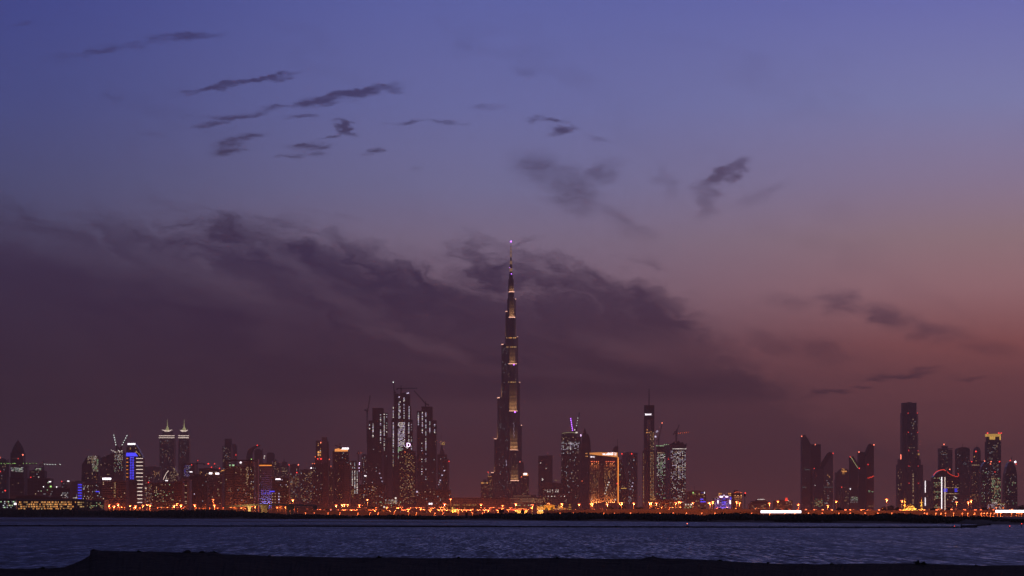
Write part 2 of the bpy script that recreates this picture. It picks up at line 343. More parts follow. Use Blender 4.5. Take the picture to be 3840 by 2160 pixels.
# tidal flats in front of the far shore
plain('mud', (.035,.03,.03), .55, .4, .05)
def flat(pts):
    mb = MB(); top = [P(px, py, F*CH/(py-HY)) for px, py in pts]
    c = Vector((sum(p[0] for p in top)/len(top), sum(p[1] for p in top)/len(top), 0))
    out = [(c.x+(p[0]-c.x)*1.02, c.y+(p[1]-c.y)*1.06, -.3) for p in top]; n = len(top)
    mb.add([(p[0],p[1],.10) for p in top]+out, [tuple(range(n))]+[(i, i+n, (i+1)%n+n, (i+1)%n) for i in range(n)])
    mb.build('mudflat', 'mud', kind='structure')
flat([(-300,1947.5),(0,1948),(250,1947.5),(480,1948.5),(600,1950),(420,1953),(150,1955.5),(-300,1956)])
flat([(640,1952.5),(900,1954),(1200,1955),(1500,1955.5),(1760,1957.5),(1840,1958.5),(1700,1960),(1300,1958.5),(900,1957)])
flat([(960,1966.5),(1250,1967.3),(1560,1968.5),(1830,1970.5),(1880,1971.5),(1500,1972),(1150,1970.5)])
# foreground bank
RIDGE = [(-300,2134),(0,2132),(110,2134),(150,2129),(180,2131),(240,2127),(270,2116),(300,2104),(322,2092),(337,2083),(339,2064),(345,2063),(372,2063),(380,2066),(450,2066),(500,2069),(560,2067),(640,2070),
 (680,2072),(690,2069),(720,2070),(745,2071),(780,2072),(788,2068),(815,2071),(830,2078),(900,2080),(925,2079),(1000,2085),(1100,2086),(1180,2088),(1280,2090),(1350,2091),(1480,2089),(1560,2093),(1750,2092),(1930,2094),
 (2060,2092),(2260,2095),(2400,2096),(2430,2089),(2450,2087),(2480,2093),(2560,2095),(2600,2097),(2680,2101),(2800,2109),(2950,2115),(3010,2113),(3060,2116),(3200,2114),(3400,2112),(3500,2115),(3670,2121),(3840,2119),(4200,2120)]
RD = 150.0
mb = MB(); rows = []
xs = [i for i in range(-300, 4140, 9)] + [337, 339, 341, 343, 347]; xs = sorted(set(xs))
prof = [(-.02,0),( .0,0),(.5,1),(1.0,1)]
for k, d in enumerate((-80, 4, 60, 100, 128, 140, 146, 150, 152.5, 156, 164, 178)):
    row = []
    for px in xs:
        hw = max(0, 149-d)*9; yr = (interp(RIDGE, px) if hw == 0 else sum(interp(RIDGE, px+hw*q/6) for q in range(-6, 7))/13) + rnd.uniform(-.35, .35)
        zr = CH+(HY-yr)/F*RD; x = (px-HX)/F*(RD if d > 60 else max(d, 60))*(1 if d > 60 else d/60+.4*(1-d/60))
        x = (px-HX)/F*max(d, 90)
        if d <= 150:
            t_ = max(0, (d-4)/146); z = 3.1*(1-t_)**1.3*.6 + zr*min(1, .35+.65*t_**1.5)
            z = min(z, CH-(CH-zr)*max(.55, d/150)+.0)-(.45*(1-((d-60)/90)) if 60 < d < 150 else 0)
            z += (rnd.uniform(-.03,.03)+.07*math.sin(px*.011+d*1.7)+.05*math.sin(px*.027+d*.9)-.12) if d < 149 else 0
        else: z = {152.5: zr-.12, 156: zr*.55, 164: .15, 178: -.6}[d] if zr > .4 else -.4
        row.append((x, d, z))
    rows.append(row)
n = len(xs); mb.add([p for r_ in rows for p in r_], [(k*n+i, k*n+i+1, (k+1)*n+i+1, (k+1)*n+i) for k in range(len(rows)-1) for i in range(n-1)])
m_, nt, b = newmat('bank_soil')
t = nt.nodes.new('ShaderNodeTexCoord'); n1 = nt.nodes.new('ShaderNodeTexNoise'); n1.inputs['Scale'].default_value = 1.3; n1.inputs['Detail'].default_value = 9; nt.links.new(t.outputs['Object'], n1.inputs['Vector'])
r = nt.nodes.new('ShaderNodeValToRGB'); r.color_ramp.elements[0].position = .35; r.color_ramp.elements[0].color = (.016,.014,.012,1); r.color_ramp.elements[1].position = .7; r.color_ramp.elements[1].color = (.055,.045,.036,1)
nt.links.new(n1.outputs[0], r.inputs[0]); nt.links.new(r.outputs[0], b.inputs['Base Color']); b.inputs['Roughness'].default_value = .95; b.inputs['Specular IOR Level'].default_value = .15
bp = nt.nodes.new('ShaderNodeBump'); bp.inputs['Distance'].default_value = .3; nt.links.new(n1.outputs[0], bp.inputs['Height']); nt.links.new(bp.outputs[0], b.inputs['Normal']); MATS['bank_soil'] = m_
mb.build('foreground_bank', 'bank_soil', kind='structure')
# ------------------------------------------------------------------ building kit (photo pixels for x and height, metres for depth)
class Bld:
    def __init__(s, name, label, D, pxc, cat='tower', group=None, gz=GZ):
        s.D, s.c, s.gz = D, pxc, gz; s.rng = random.Random(name+label); s.w = MB(); s.wm = []
        s.root = thing(name, label, cat, ((pxc-HX)/F*D, D, gz), group)
    def x(s, px): return (px-s.c)/F*s.D
    def z(s, py): return CH+(HY-py)/F*s.D-s.gz
    def u(s, n): return n/F*s.D                        # pixels to metres
    def box(s, name, x0, x1, yt, yb=None, dep=28, mat='concrete', y0=0, lab=None):
        zb = 0 if yb is None else s.z(yb)
        return MB().box(s.x(x0), s.x(x1), y0, y0+dep, zb, s.z(yt)).build(name, mat, s.root, label=lab)
    def poly(s, name, pts, dep=28, mat='concrete', y0=0, lab=None):   # outline in photo pixels; py None = ground
        return MB().extr([(s.x(x), 0 if y is None else s.z(y)) for x, y in pts], y0, y0+dep).build(name, mat, s.root, label=lab)
    def plan(s, name, pts, yt, yb=None, mat='concrete', lab=None):    # footprint (px, depth m)
        return MB().prism([(s.x(x), y) for x, y in pts], 0 if yb is None else s.z(yb), s.z(yt)).build(name, mat, s.root, label=lab)
    def rev(s, name, px, prof, mat='concrete', y0=14, n=16, smooth=True, lab=None):    # prof: (radius px, py)
        q = [(s.u(r), 0 if y is None else s.z(y)) for r, y in prof]
        if q[0][1] > q[-1][1]: q.reverse()
        return MB().revolve(s.x(px), y0, q, n).build(name, mat, s.root, smooth=smooth, label=lab)
    def mi(s, k):
        if k not in s.wm: s.wm.append(k)
        return s.wm.index(k)
    def win(s, x0, x1, yt, yb, nx, ny, p=.15, cols='w_warm', fx=.55, fy=.5, y=-.35, ya=None, dark=True, rowp=0):
        """rows of panes on a face from (x0, y) to (x1, ya); p of them lit"""
        ya = y if ya is None else ya; cols = cols.split()
        z0, z1 = (s.z(yb) if yb is not None else 1.0), s.z(yt)
        for j in range(ny):
            rl = s.rng.random() < rowp
            zc = z0+(z1-z0)*(j+.5)/ny; h = (z1-z0)/ny*fy/2
            for i in range(nx):
                t0, t1 = (i+.5-fx/2)/nx, (i+.5+fx/2)/nx
                lit = s.rng.random() < (.8 if rl else p)
                if not lit and not dark: continue
                k = s.mi(s.rng.choice(cols) if lit else 'pane')
                X = lambda t_: s.x(x0)+(s.x(x1)-s.x(x0))*t_; Y = lambda t_: y+(ya-y)*t_
                s.w.add([(X(t0),Y(t0),zc-h),(X(t1),Y(t1),zc-h),(X(t1),Y(t1),zc+h),(X(t0),Y(t0),zc+h)], [(0,1,2,3)], k)
        return s
    def dots(s, pts, k='w_bright', r=1.3, y=-.6):       # single lit panes or lamps on the face
        for x, yy in pts:
            X, Z, R = s.x(x), s.z(yy), s.u(r)
            s.w.add([(X-R,y,Z-R),(X+R,y,Z-R),(X+R,y,Z+R),(X-R,y,Z+R)], [(0,1,2,3)], s.mi(k))
        return s
    def strip(s, name, x0, x1, y0, y1, mat, d=.8, y=-1.0, lab=None):   # glowing or plain bar proud of the face
        return MB().box(s.x(x0), s.x(x1), y-d, y, s.z(max(y0,y1)), s.z(min(y0,y1))).build(name, mat, s.root, label=lab)
    def line(s, name, pts, r, mat, y=-1.2, lab=None):
        mb = MB()
        for a, b_ in zip(pts, pts[1:]): mb.tube((s.x(a[0]), y, s.z(a[1])), (s.x(b_[0]), y, s.z(b_[1])), s.u(r), 5)
        return mb.build(name, mat, s.root, label=lab)
    def beacon(s, px, py, k='e_red', r=2.0, y=-1.5):
        R = s.u(r); return MB().ball(0, 0, 0, R).build('beacon', k, s.root, loc=(s.x(px), y, s.z(py)))
    def fins(s, name, x0, x1, yt, yb, n, mat='bare_concrete', hor=True, t=.35, out=1.2, y=0):
        """ledges or mullions standing proud of a face, one joined mesh"""
        mb = MB(); z0, z1 = (s.z(yb) if yb is not None else 1), s.z(yt)
        for i in range(n+1):
            if hor: zc = z0+(z1-z0)*i/n; h = (z1-z0)/n*t/2; mb.box(s.x(x0), s.x(x1), y-out, y-.02, zc-h, zc+h)
            else: xc = s.x(x0)+(s.x(x1)-s.x(x0))*i/n; h = (s.x(x1)-s.x(x0))/n*t/2; mb.box(xc-h, xc+h, y-out, y-.02, z0, z1)
        return mb.build(name, mat, s.root, kind='stuff')
    def text(s, body, px, py, h, mat, y=-1.2, lab=None, name='sign_lettering', wide=None):
        cu = bpy.data.curves.new(name, 'FONT'); cu.body = body; cu.size = s.u(h)*1.38; cu.extrude = .15; cu.offset = s.u(h)*.03; cu.align_x = 'CENTER'
        t_ = bpy.data.objects.new('lettering', cu); col.objects.link(t_); bpy.context.view_layer.update()
        me = bpy.data.meshes.new_from_object(t_.evaluated_get(bpy.context.evaluated_depsgraph_get())); bpy.data.objects.remove(t_); bpy.data.curves.remove(cu)
        me.materials.clear(); me.materials.append(MT(mat)); xs_ = [v.co.x for v in me.vertices]
        o = link(name, me, s.root, label=lab, loc=(s.x(px), y, s.z(py)-s.u(h)/2)); o.rotation_euler = (math.pi/2, 0, 0)
        if wide and xs_: o.scale.x = s.u(wide)/max(max(xs_)-min(xs_), .01)
        return o
    def done(s):
        if s.w.f: s.w.build('windows', s.wm, s.root, kind='stuff')
        return s.root
def crane(label, D, mast, jib, counter=None, lights=(), k='e_led', r=1.2, base=None, w=2.2, group=None):
    """tower crane: mast (px, ytop, ybottom), jib and counter-jib ends in photo pixels"""
    px, yt, yb = mast; b = Bld('tower_crane', label, D, px, 'crane', group)
    zt, zb = b.z(yt), b.z(yb)
    b.root.location.z = GZ+zb; b.gz = GZ+zb; zt -= zb
    MB().truss((0,0,0), (0,0,zt), w, .32, 10).build('mast', 'black_steel', b.root)
    MB().box(-1.6,1.6,-1.6,1.6,zt,zt+3).build('cab', 'black_steel', b.root)
    a, e = jib; jb = MB().truss((b.x(a[0]),0,b.z(a[1])), (b.x(e[0]),0,b.z(e[1])), w*.7, .26, 10).build('jib', 'black_steel', b.root)
    if counter:
        c = (b.x(counter[0]), 0, b.z(counter[1])); MB().truss((0,0,zt+2), c, w*.7, .26, 4).box(c[0]-1.6, c[0]+1.6, -1, 1, c[2]-3, c[2]).build('counter_jib', 'black_steel', b.root)
        MB().tube((0,0,zt+9), (b.x((a[0]+2*e[0])/3),0,b.z((a[1]+2*e[1])/3)), .12, 3).tube((0,0,zt+9), c, .12, 3).truss((0,0,zt+2),(0,0,zt+9),1.2,.2,3).build('tie_bar', 'black_steel', b.root)
    for lx, ly in lights: MB().ball(0,0,0,b.u(r)).build('string_light', k, jb, loc=(b.x(lx), -1.2, b.z(ly)))
    return b.root
R_ = lambda a, b, n: [a+(b-a)*i/(n-1) for i in range(n)]
seg = lambda p, q, n: [(p[0]+(q[0]-p[0])*i/(n-1), p[1]+(q[1]-p[1])*i/(n-1)) for i in range(n)]
def simple(name, label, D, x0, x1, yt, mat='concrete', dep=26, wins=None, cat='building', roof=True, group=None):
    b = Bld(name, label, D, (x0+x1)/2, cat, group); b.box('wall', x0, x1, yt, None, dep, mat)
    if roof:
        w = x1-x0; b.box('roof_plant', x0+w*.25, x1-w*.3, yt-3.2, yt-.02, dep*.5, 'dark_concrete', y0=dep*.2)
        MB().box(b.x(x0)-.3, b.x(x1)+.3, -.35, .5, b.z(yt)-.9, b.z(yt)+.5).build('parapet', mat, b.root)
    if wins: b.win(*wins[0], **wins[1])
    return b
W = lambda *a, **k: (a, k)

# =================================================================== far left quarter
b = Bld('domed_tower', 'dark tower with rounded top cut off by the edge of the skyline', 5500, 2)
b.box('wall', -22, 24, 1735, None, 26, 'dark_concrete'); b.rev('dome', 1, [(22,1736),(21,1728),(16,1721),(8,1718),(.5,1717)], 'dark_concrete', y0=13)
b.win(-18, 22, 1740, 1870, 9, 34, .07, 'w_cool w_warm w_green'); b.beacon(1,1716,'e_redhot',2.4); b.beacon(1,1768,'e_red',2.4); b.beacon(20,1840,'e_red',2.8); b.done()
b = Bld('pointed_tower', 'dark tower tapering to a pointed lantern roof', 6000, 63)
b.box('wall', 39, 87, 1697, None, 28, 'dark_concrete'); b.rev('pointed_roof', 63, [(24,1697.5),(23,1690),(18,1676),(11,1664),(4,1654),(.8,1650)], 'dark_roof', y0=14, n=8, smooth=False)
b.rev('finial', 63, [(.9,1652),(.3,1644)], 'black_steel', y0=14, n=6); b.beacon(86,1706,'e_redhot',2.8); b.beacon(69,1720,'e_red',1.4)
b.win(42, 85, 1700, 1760, 10, 14, .05, 'w_warm w_dim'); b.done()
b = simple('dark_block', 'dark unfinished block with a glaring floor of white work lights', 4500, 36, 90, 1790, 'dark_concrete', wins=W(39,88,1792,1860,9,12,.02,'w_dim'))
b.box('core_wall', 56, 78, 1772, 1790, 12, 'dark_concrete', y0=5)
b.box('open_floor', 38, 86, 1752, 1789, 16, 'dark_concrete', y0=6); b.win(38,85,1752,1770,16,5,.55,'w_cool w_bright w_green w_cool',y=5.6,fx=.7,fy=.6,dark=False); b.done()
crane('tower crane whose long level jib is strung with green lamps over the dark block', 4550, (30,1741,1790), ((24,1738),(137,1739)), (4,1738), [(x,1738) for x in (5,16,27,33,39,49,55,58,88,100,112,124,136)], 'e_green', 1.2)
crane('tower crane with level jib strung with white lamps beside the boxy office block', 5050, (163,1744,1790), ((163,1741),(228,1742)), (150,1741), [(168,1741),(178,1741.5),(188,1741.5),(198,1741.5),(208,1741.5),(226,1741.5)], 'e_led', 1.3)
b = simple('plain_slab', 'pale windowless concrete slab between dark blocks', 4700, 88, 103, 1745, 'grey_slab', 18, roof=False); b.done()
b = simple('office_block', 'boxy office block with two bright rows of top windows', 5000, 103, 167, 1765, 'dark_concrete', wins=W(106,165,1768,1800,10,8,.06,'w_cool w_warm'))
b.box('penthouse', 130, 156, 1752, 1764.8, 14, 'concrete', y0=2); b.win(133,154,1755,1764,6,2,.9,'w_bright w_green',y=1.6); b.beacon(116,1790,'e_red',2); b.beacon(116,1850,'e_red',2); b.dots([(145,1789),(145,1793)],'w_bright',2); b.done()
b = simple('stepped_block', 'low dark stepped block with small white roof lamp', 4300, 103, 190, 1794, 'dark_concrete', wins=W(105,188,1797,1860,16,12,.04,'w_cool w_warm w_green'))
b.strip('roof_lamp', 184, 192, 1805, 1808, 'e_white'); b.done()
b = simple('ridged_block', 'small ridged apartment block with green sign', 4000, 160, 200, 1828, 'concrete', wins=W(162,198,1830,1865,8,7,.1,'w_green w_cool')); b.strip('green_sign',188,194,1822,1827,'e_green'); b.beacon(164,1825,'e_white',1.8); b.done()
b = simple('shed_block', 'small dark flat block with a column of white windows', 3900, 196, 262, 1830, 'dark_concrete', wins=W(228,256,1846,1868,6,5,.55,'w_cool w_bright w_cool')); b.beacon(213,1826,'e_white',2.2); b.done()
b = simple('banded_block', 'pale banded block with white lamp on its roof', 4600, 230, 268, 1808, 'pale_stone', wins=W(232,252,1812,1830,4,3,.2,'w_cool')); b.fins('balcony_bands',230,256,1810,1860,8); b.beacon(232,1805,'e_red',1.8); b.strip('roof_lamp',253,260,1802,1806,'e_white'); b.done()
b = simple('ribbed_block', 'pale ribbed block with ladder of blue neon bars', 4500, 268, 308, 1806, 'pale_stone', wins=W(270,290,1852,1870,4,3,.5,'w_warm w_bright')); b.fins('balcony_bands',268,291,1809,1862,8)
for i in range(6): b.strip('neon_bar', 293, 307, 1816+i*10.3, 1819.5+i*10.3, 'e_blue')
b.done()
b = Bld('waterfront_hall', 'long low waterfront hall with rows of glowing orange windows', 2600, 225, 'building'); b.box('wall', 63, 390, 1876, None, 30, 'tan_stone'); b.box('roof_slab', 60, 326, 1871, 1876, 34, 'bare_concrete', y0=-3)
b.box('roof_slab', 326, 394, 1878, 1881, 34, 'bare_concrete', y0=-2)
for i in range(27): b.box('column', 66+i*9.8, 67+i*9.8, 1876, None, .5, 'bare_concrete', y0=-2.2)
b.win(68,285,1879,1912,54,4,.62,'w_gold w_yellow w_orange w_gold',fx=.75,fy=.62); b.win(290,316,1880,1904,3,3,.9,'w_yellow',fx=.9,fy=.5); b.win(326,388,1883,1910,18,5,.25,'w_yellow w_green w_dim'); b.done()
b = Bld('terminal_shed', 'low shed with green-white strip windows beside the orange hall', 2700, 20, 'building'); b.box('wall', -60, 61, 1874, None, 24, 'concrete'); b.box('roof_slab', -60, 62, 1870, 1874, 27, 'dark_roof', y0=-2)
b.win(-55,58,1878,1906,24,4,.4,'w_green w_cool w_dim',fx=.85); b.strip('floodlight_panel',54,62,1886,1893,'e_bright'); b.done()
b = Bld('curved_roof_hall', 'long dark hall under a shallow curved roof', 3200, 130, 'building'); b.poly('wall', [(60,None),(60,1862),(90,1858),(120,1857),(150,1859),(190,1864),(236,1866),(236,None)], 40, 'dark_roof'); b.done()
b = Bld('lit_frame_tower', 'unfinished stepped tower with bright lit top storeys and rising shoulder', 5500, 340); b.poly('wall', [(303,None),(305,1800),(307,1742),(326,1712),(328,1709),(369,1709),(369,None)], 26, 'dark_concrete')
b.win(328,368,1709,1722,11,4,.75,'w_bright w_warm',dark=False); b.win(345,369,1722,1768,8,12,.75,'w_bright w_warm w_green'); b.win(327,345,1722,1738,5,4,.35,'w_warm'); b.win(312,368,1772,1800,14,6,.12,'w_warm w_orange'); b.done()
b = Bld('sloping_roof_block', 'bulky dark building with a roof sweeping up to one side', 5900, 400, 'building'); b.poly('wall', [(366,None),(366,1722),(390,1712),(404,1706),(432,1700),(434,None)], 30, 'dark_concrete'); b.win(372,430,1735,1800,12,14,.07,'w_warm w_dim'); b.done()
b = Bld('crowned_frame_tower', 'concrete frame tower with glittering lit top below two strings of lamps', 5700, 445); b.box('wall', 428, 462, 1692, None, 26, 'concrete'); b.win(429,461,1693,1726,9,10,.7,'w_bright w_cool w_warm'); b.win(429,461,1730,1768,9,11,.3,'w_green w_cool w_warm')
b.dots([(418,1688),(424,1691),(431,1695),(445,1690),(449,1694),(457,1691)],'w_bright',1.6); b.box('scaffold_deck', 414, 462, 1699, 1702, 26, 'bare_concrete', y0=-1); b.done()
crane('luffing crane with steep boom of white lamps leaning left', 5720, (437,1676,1692), ((436,1674),(427,1629)), (444,1678), seg((435,1668),(427,1632),5), 'e_led', 1.5)
crane('luffing crane with steep boom of white lamps leaning right', 5740, (455,1680,1692), ((457,1676),(477,1630)), (448,1683), seg((459,1668),(476,1634),5), 'e_led', 1.4)
b = simple('window_grid_block', 'dark mid-rise block dotted with white windows behind the hall', 4200, 309, 350, 1815, 'dark_concrete', wins=W(311,349,1820,1872,10,12,.22,'w_warm w_cool w_bright')); b.done()
b = simple('blue_shaft_block', 'narrow blue glass block with short blue neon bar', 4150, 351, 382, 1815, 'blue_glass', wins=W(353,381,1818,1870,5,12,.06,'w_cool')); b.strip('neon_bar',359,373,1842,1845,'e_blue'); b.done()
b = Bld('hotel_block', 'reddish banded hotel block with large white roof sign', 3800, 426, 'building'); b.box('wall', 383, 472, 1802, None, 28, 'brick_red'); b.fins('balcony_bands',384,425,1806,1900,14); b.fins('balcony_bands',440,470,1806,1900,14)
b.win(427,434,1802,1866,2,13,.8,'w_yellow w_warm',fx=.7); b.win(385,470,1806,1900,14,14,.04,'w_warm',dark=True); b.strip('roof_sign',385,417,1792,1799,'e_bright'); b.done()
b = Bld('blue_neon_tower', 'slant-topped tower with glowing blue neon T and ladder of white bars', 4800, 505); b.poly('wall', [(473,None),(473,1690),(477,1664),(507,1664),(521,1688),(536,1716),(537,None)], 24, 'blue_glass')
b.strip('roof_sign', 479, 508, 1662, 1668, 'e_bright'); b.poly('neon_band', [(474,1711),(474,1698),(508,1698),(518,1711)], .8, 'e_blue', y0=-1.8)
for a in (488, 496.5):
    for j in range(14): b.strip('neon_bar', a, a+5.5, 1714+j*6.1, 1717.6+j*6.1, 'e_blue')
for j in range(6): b.strip('light_bar', 474, 481, 1718.5+j*13.9, 1720.3+j*13.9, 'e_orange')
for j in range(13): b.strip('light_bar', (511 if j < 8 else 515), (536 if j < 8 else 534), 1718+j*13.75, 1720.4+j*13.75, 'e_line')
b.dots([(489,1680),(489,1684),(509,1681),(511,1693),(514,1697),(520,1702),(524,1707),(508,1697)],'w_yellow',1.5); b.box('podium', 490, 516, 1801, None, 6, 'dark_glass', y0=-7); b.done()
b = simple('apartment_block', 'apartment block with scattered warm windows behind the neon tower', 5000, 538, 570, 1782, 'tan_stone', wins=W(539,569,1785,1890,8,26,.2,'w_warm w_cool w_orange')); b.strip('roof_sign',538,550,1829,1832,'e_line'); b.beacon(557,1809,'e_red',2); b.done()
b = simple('hazy_block', 'faint distant row block with two lines of warm windows', 7600, 540, 602, 1752, 'concrete', wins=W(572,600,1765,1800,9,6,.3,'w_orange w_warm')); b.done()
b = simple('street_block', 'broad dark apartment block with greenish stair windows', 3600, 568, 652, 1812, 'dark_concrete', wins=W(570,650,1815,1905,20,16,.12,'w_warm w_green w_yellow')); b.win(584,590,1820,1850,1,7,.8,'w_warm',y=-.7); b.done()
b = simple('blank_block', 'plain dark brown block without lit windows', 3500, 652, 684, 1806, 'brick_red', wins=W(654,682,1810,1900,6,14,.01,'w_warm')); b.done()

# the twin towers with lotus crowns
def lotus(x0, x1, xu0, xu1, lab, D, cx):
    b = Bld('lotus_crowned_tower', lab, D, cx); w = x1-x0
    b.plan('wall', [(x0+2,0),(x1-2,0),(x1,8),(x1,40),(x0,40),(x0,8)], 1643, None, 'dark_glass')
    b.plan('upper_drum', [(xu0,6),(xu1,6),(xu1,34),(xu0,34)], 1619, 1643.2, 'steel_skin')
    b.fins('mullions', x0+2, x1-2, 1645, None, 12, 'dark_concrete', hor=False, t=.4, out=1)
    for yy in (1634, 1641.5): b.strip('rim_light', x0-1.5, x1+1.5, yy-1.3, yy+1.3, 'e_line', d=2, y=-.2)
    MB().box(b.x(x0-1.2), b.x(x1+1.2), -.15, 41, b.z(1643), b.z(1632)).build('cornice', 'steel_skin', b.root)
    for i in range(7):
        a = (i-3)/3; xx = cx+a*(xu1-xu0)*.52
        b.line('lotus_petal', [(cx+a*6,1618),(cx+a*12,1614.5),(xx,1611.5+2.2*(1-abs(a)))], 1.1, 'e_line', y=5)
    b.rev('lantern', cx, [(6,1618),(7,1610),(4.5,1604),(2.2,1600),(1.4,1594),(.8,1588),(.4,1571)], 'e_yel', y0=12, n=10)
    b.win(x0+3,x1-3,1650,1800,13,44,.13,'w_dim w_cool w_dim w_warm',fx=.4,y=-1.1); return b
b = lotus(597,653,609,646,'thick lotus-crowned twin tower ringed by two white light bands',8500,626); b.done()
b = lotus(670,707,676,702,'slimmer lotus-crowned twin tower ringed by two white light bands',8700,689); b.box('shoulder',668,709,1655,None,30,'dark_glass',y0=5); b.done()
b = Bld('sail_pavilion', 'sail-shaped building outlined by an arc of light and dotted with lamps', 6500, 640, 'building'); b.poly('wall', [(610,None),(611,1810),(618,1790),(632,1764),(655,1750),(663,1772),(669,1800),(670,None)], 24, 'dark_glass')
b.line('arc_light', [(613,1799),(616,1790),(621,1780),(626,1772),(632,1765)], .9, 'e_line'); b.line('arc_light', [(623,1799),(625,1788)], .7, 'e_line'); b.strip('porch_light',620,630,1801,1804,'e_white')
g_ = random.Random(3); b.dots([(x,y) for x,y in [(g_.uniform(628,668), g_.uniform(1755,1804)) for _ in range(150)] if y > 1752+abs(x-652)*1.5][:62],'w_warm',.9); b.done()
b = Bld('led_facade_block', 'block with a twinkling blue and white LED facade', 6000, 703, 'building'); b.box('wall', 680, 730, 1741, None, 26, 'dark_glass'); b.box('roof_plant',690,715,1738,1740.9,10,'dark_concrete',y0=4)
b.win(690,711,1744,1786,12,20,.42,'w_blue w_cool w_blue w_lilac',dark=False); b.win(708,720,1745,1756,4,4,.6,'w_cool',y=-.8,dark=False); b.strip('roof_sign',711,722,1768,1771,'e_white'); b.beacon(719,1743,'e_red',1.8); b.done()
crane('dark tower crane with level jib and red tip lamp behind the ribbed tower', 5200, (739,1741,1790), ((739,1738),(688,1739)), (766,1739), [(742,1727)], 'e_red', 1.5)
b = simple('framed_block', 'slim block with white side frames and a stack of lit stair windows', 3700, 678, 711, 1798, 'grey_slab', wins=W(691,702,1802,1895,2,20,.05,'w_warm')); b.box('recess_glazing',690,702,1802,None,.6,'dark_glass',y0=-.62)
for yy in (1820,1848,1864,1881,1888): b.dots([(x,yy) for x in (693,696,699)],'w_warm',1.4,y=-1)
b.done()
b = simple('ribbed_tower', 'dark vertically ribbed block without lights', 4000, 712, 777, 1787, 'dark_glass', wins=W(714,775,1790,1895,10,16,.03,'w_cool w_lilac')); b.fins('mullions',713,776,1788,1900,14,'dark_concrete',hor=False,t=.3); b.box('lift_core',725,760,1778,1787,14,'dark_concrete',y0=5); b.done()
b = simple('brown_block', 'brown apartment block with white lit name board on its roof', 4500, 777, 800, 1778, 'brick_red', wins=W(779,798,1784,1890,5,22,.05,'w_warm')); b.strip('name_board',784,796,1772,1778,'e_bright'); b.beacon(780,1739,'e_red',2.2,y=12); b.done()
b = simple('brown_block', 'wider brown apartment block with a brighter white name board', 4480, 801, 833, 1779, 'brick_red', wins=W(803,831,1784,1890,7,22,.05,'w_warm')); b.strip('name_board',808,822,1773,1779,'e_bright'); b.beacon(820,1756,'e_red',2.2,y=12); b.done()
b = simple('unfinished_block', 'bare unfinished block with red lamps on masts', 5300, 745, 822, 1757, 'dark_concrete', wins=W(748,820,1762,1785,14,4,.2,'w_orange w_warm'))
for x, y in ((780,1739),(804,1739),(792,1752)): b.line('mast',[(x,1757),(x,y)],.4,'black_steel',y=4); b.beacon(x,y,'e_red',2.3,y=3)
b.done()
b = simple('stair_lamp_block', 'narrow pale block with a vertical row of white lamps', 4900, 821, 841, 1766, 'pale_stone', wins=W(823,840,1772,1885,4,22,.05,'w_warm')); b.dots([(826,y) for y in (1814,1822,1828)]+[(826,1846+i*5) for i in range(8)],'w_bright',1.3); b.strip('roof_sign',828,836,1809,1813,'e_white'); b.dots([(828,1768),(833,1765),(839,1764)],'w_gold',2); b.done()
b = Bld('slim_office_tower', 'slim dark office tower with narrower top storey and lit window bands', 7400, 852); b.box('wall', 834, 868, 1672, None, 28, 'dark_glass'); b.box('top_stage', 842, 867, 1645, 1671.9, 20, 'dark_concrete', y0=3)
b.win(836,866,1675,1790,11,30,.1,'w_warm w_cool',rowp=.12); b.dots([(840+i*3,1727) for i in range(8)],'w_warm',1.5); b.done()
b = Bld('paired_slab_tower', 'faint pale slab tower with red lamp on its flank', 7600, 877); b.box('wall', 869, 884, 1665, None, 20, 'grey_slab'); b.box('wall', 884, 887, 1671, None, 22, 'dark_concrete', y0=-1); b.beacon(885,1706,'e_red',2.2); b.done()
# striped office
b = Bld('striped_office', 'broad office block of stacked pale floor bands with dark glass stair shaft', 3500, 897, 'building'); b.box('wall', 843, 952, 1748, None, 30, 'dark_glass'); b.box('roof_frame', 840, 954, 1724, 1727.5, 32, 'black_steel', y0=-1.5); b.box('side_fin', 842, 846, 1727.6, None, 31, 'dark_concrete', y0=-1.2)
b.box('side_fin', 934, 937.5, 1727.6, None, 31, 'dark_concrete', y0=-1.6); b.box('penthouse', 892, 950, 1731, 1747.9, 20, 'grey_slab', y0=4); b.strip('penthouse_lamp', 899, 904, 1731, 1737, 'e_bright', y=3.8); b.win(860,884,1741,1748.5,5,1,.9,'w_green',fx=.8,fy=.8)
for x0, x1 in ((846.5,873),(882,933)): b.fins('floor_bands', x0, x1, 1750, 1892, 22, 'bare_concrete', t=.5, out=1.6)
b.win(847,872,1750,1892,7,22,.04,'w_warm w_dim',y=-.3,fy=.4); b.win(883,932,1750,1892,13,22,.07,'w_warm w_dim w_cool',y=-.3,fy=.4); b.win(922,933,1750,1820,3,11,.45,'w_yellow w_warm',y=-1.9,dark=False); b.win(938,951,1750,1870,4,18,.3,'w_yellow w_warm w_cool'); b.beacon(943,1722,'e_green',1.6); b.done()
b = Bld('horn_tower', 'dark tower curling over at the top like a horn', 7000, 950); b.poly('wall', [(923,None),(924,1710),(928,1693),(936,1682),(948,1675),(962,1671),(974,1668),(972,1672),(958,1680),(950,1687),(945,1696),(943,1712),(943,None)], 26, 'dark_concrete'); b.poly('back_sail', [(953,None),(953,1692),(960,1684),(970,1682),(980,1690),(983,1681),(983,None)], 20, 'concrete', y0=8)
b.beacon(965,1670,'e_red',2.4); b.done()
b = simple('plain_slab', 'pale blank slab wall beside the striped office', 3600, 953, 967, 1722, 'grey_slab', 20, roof=False); b.done()
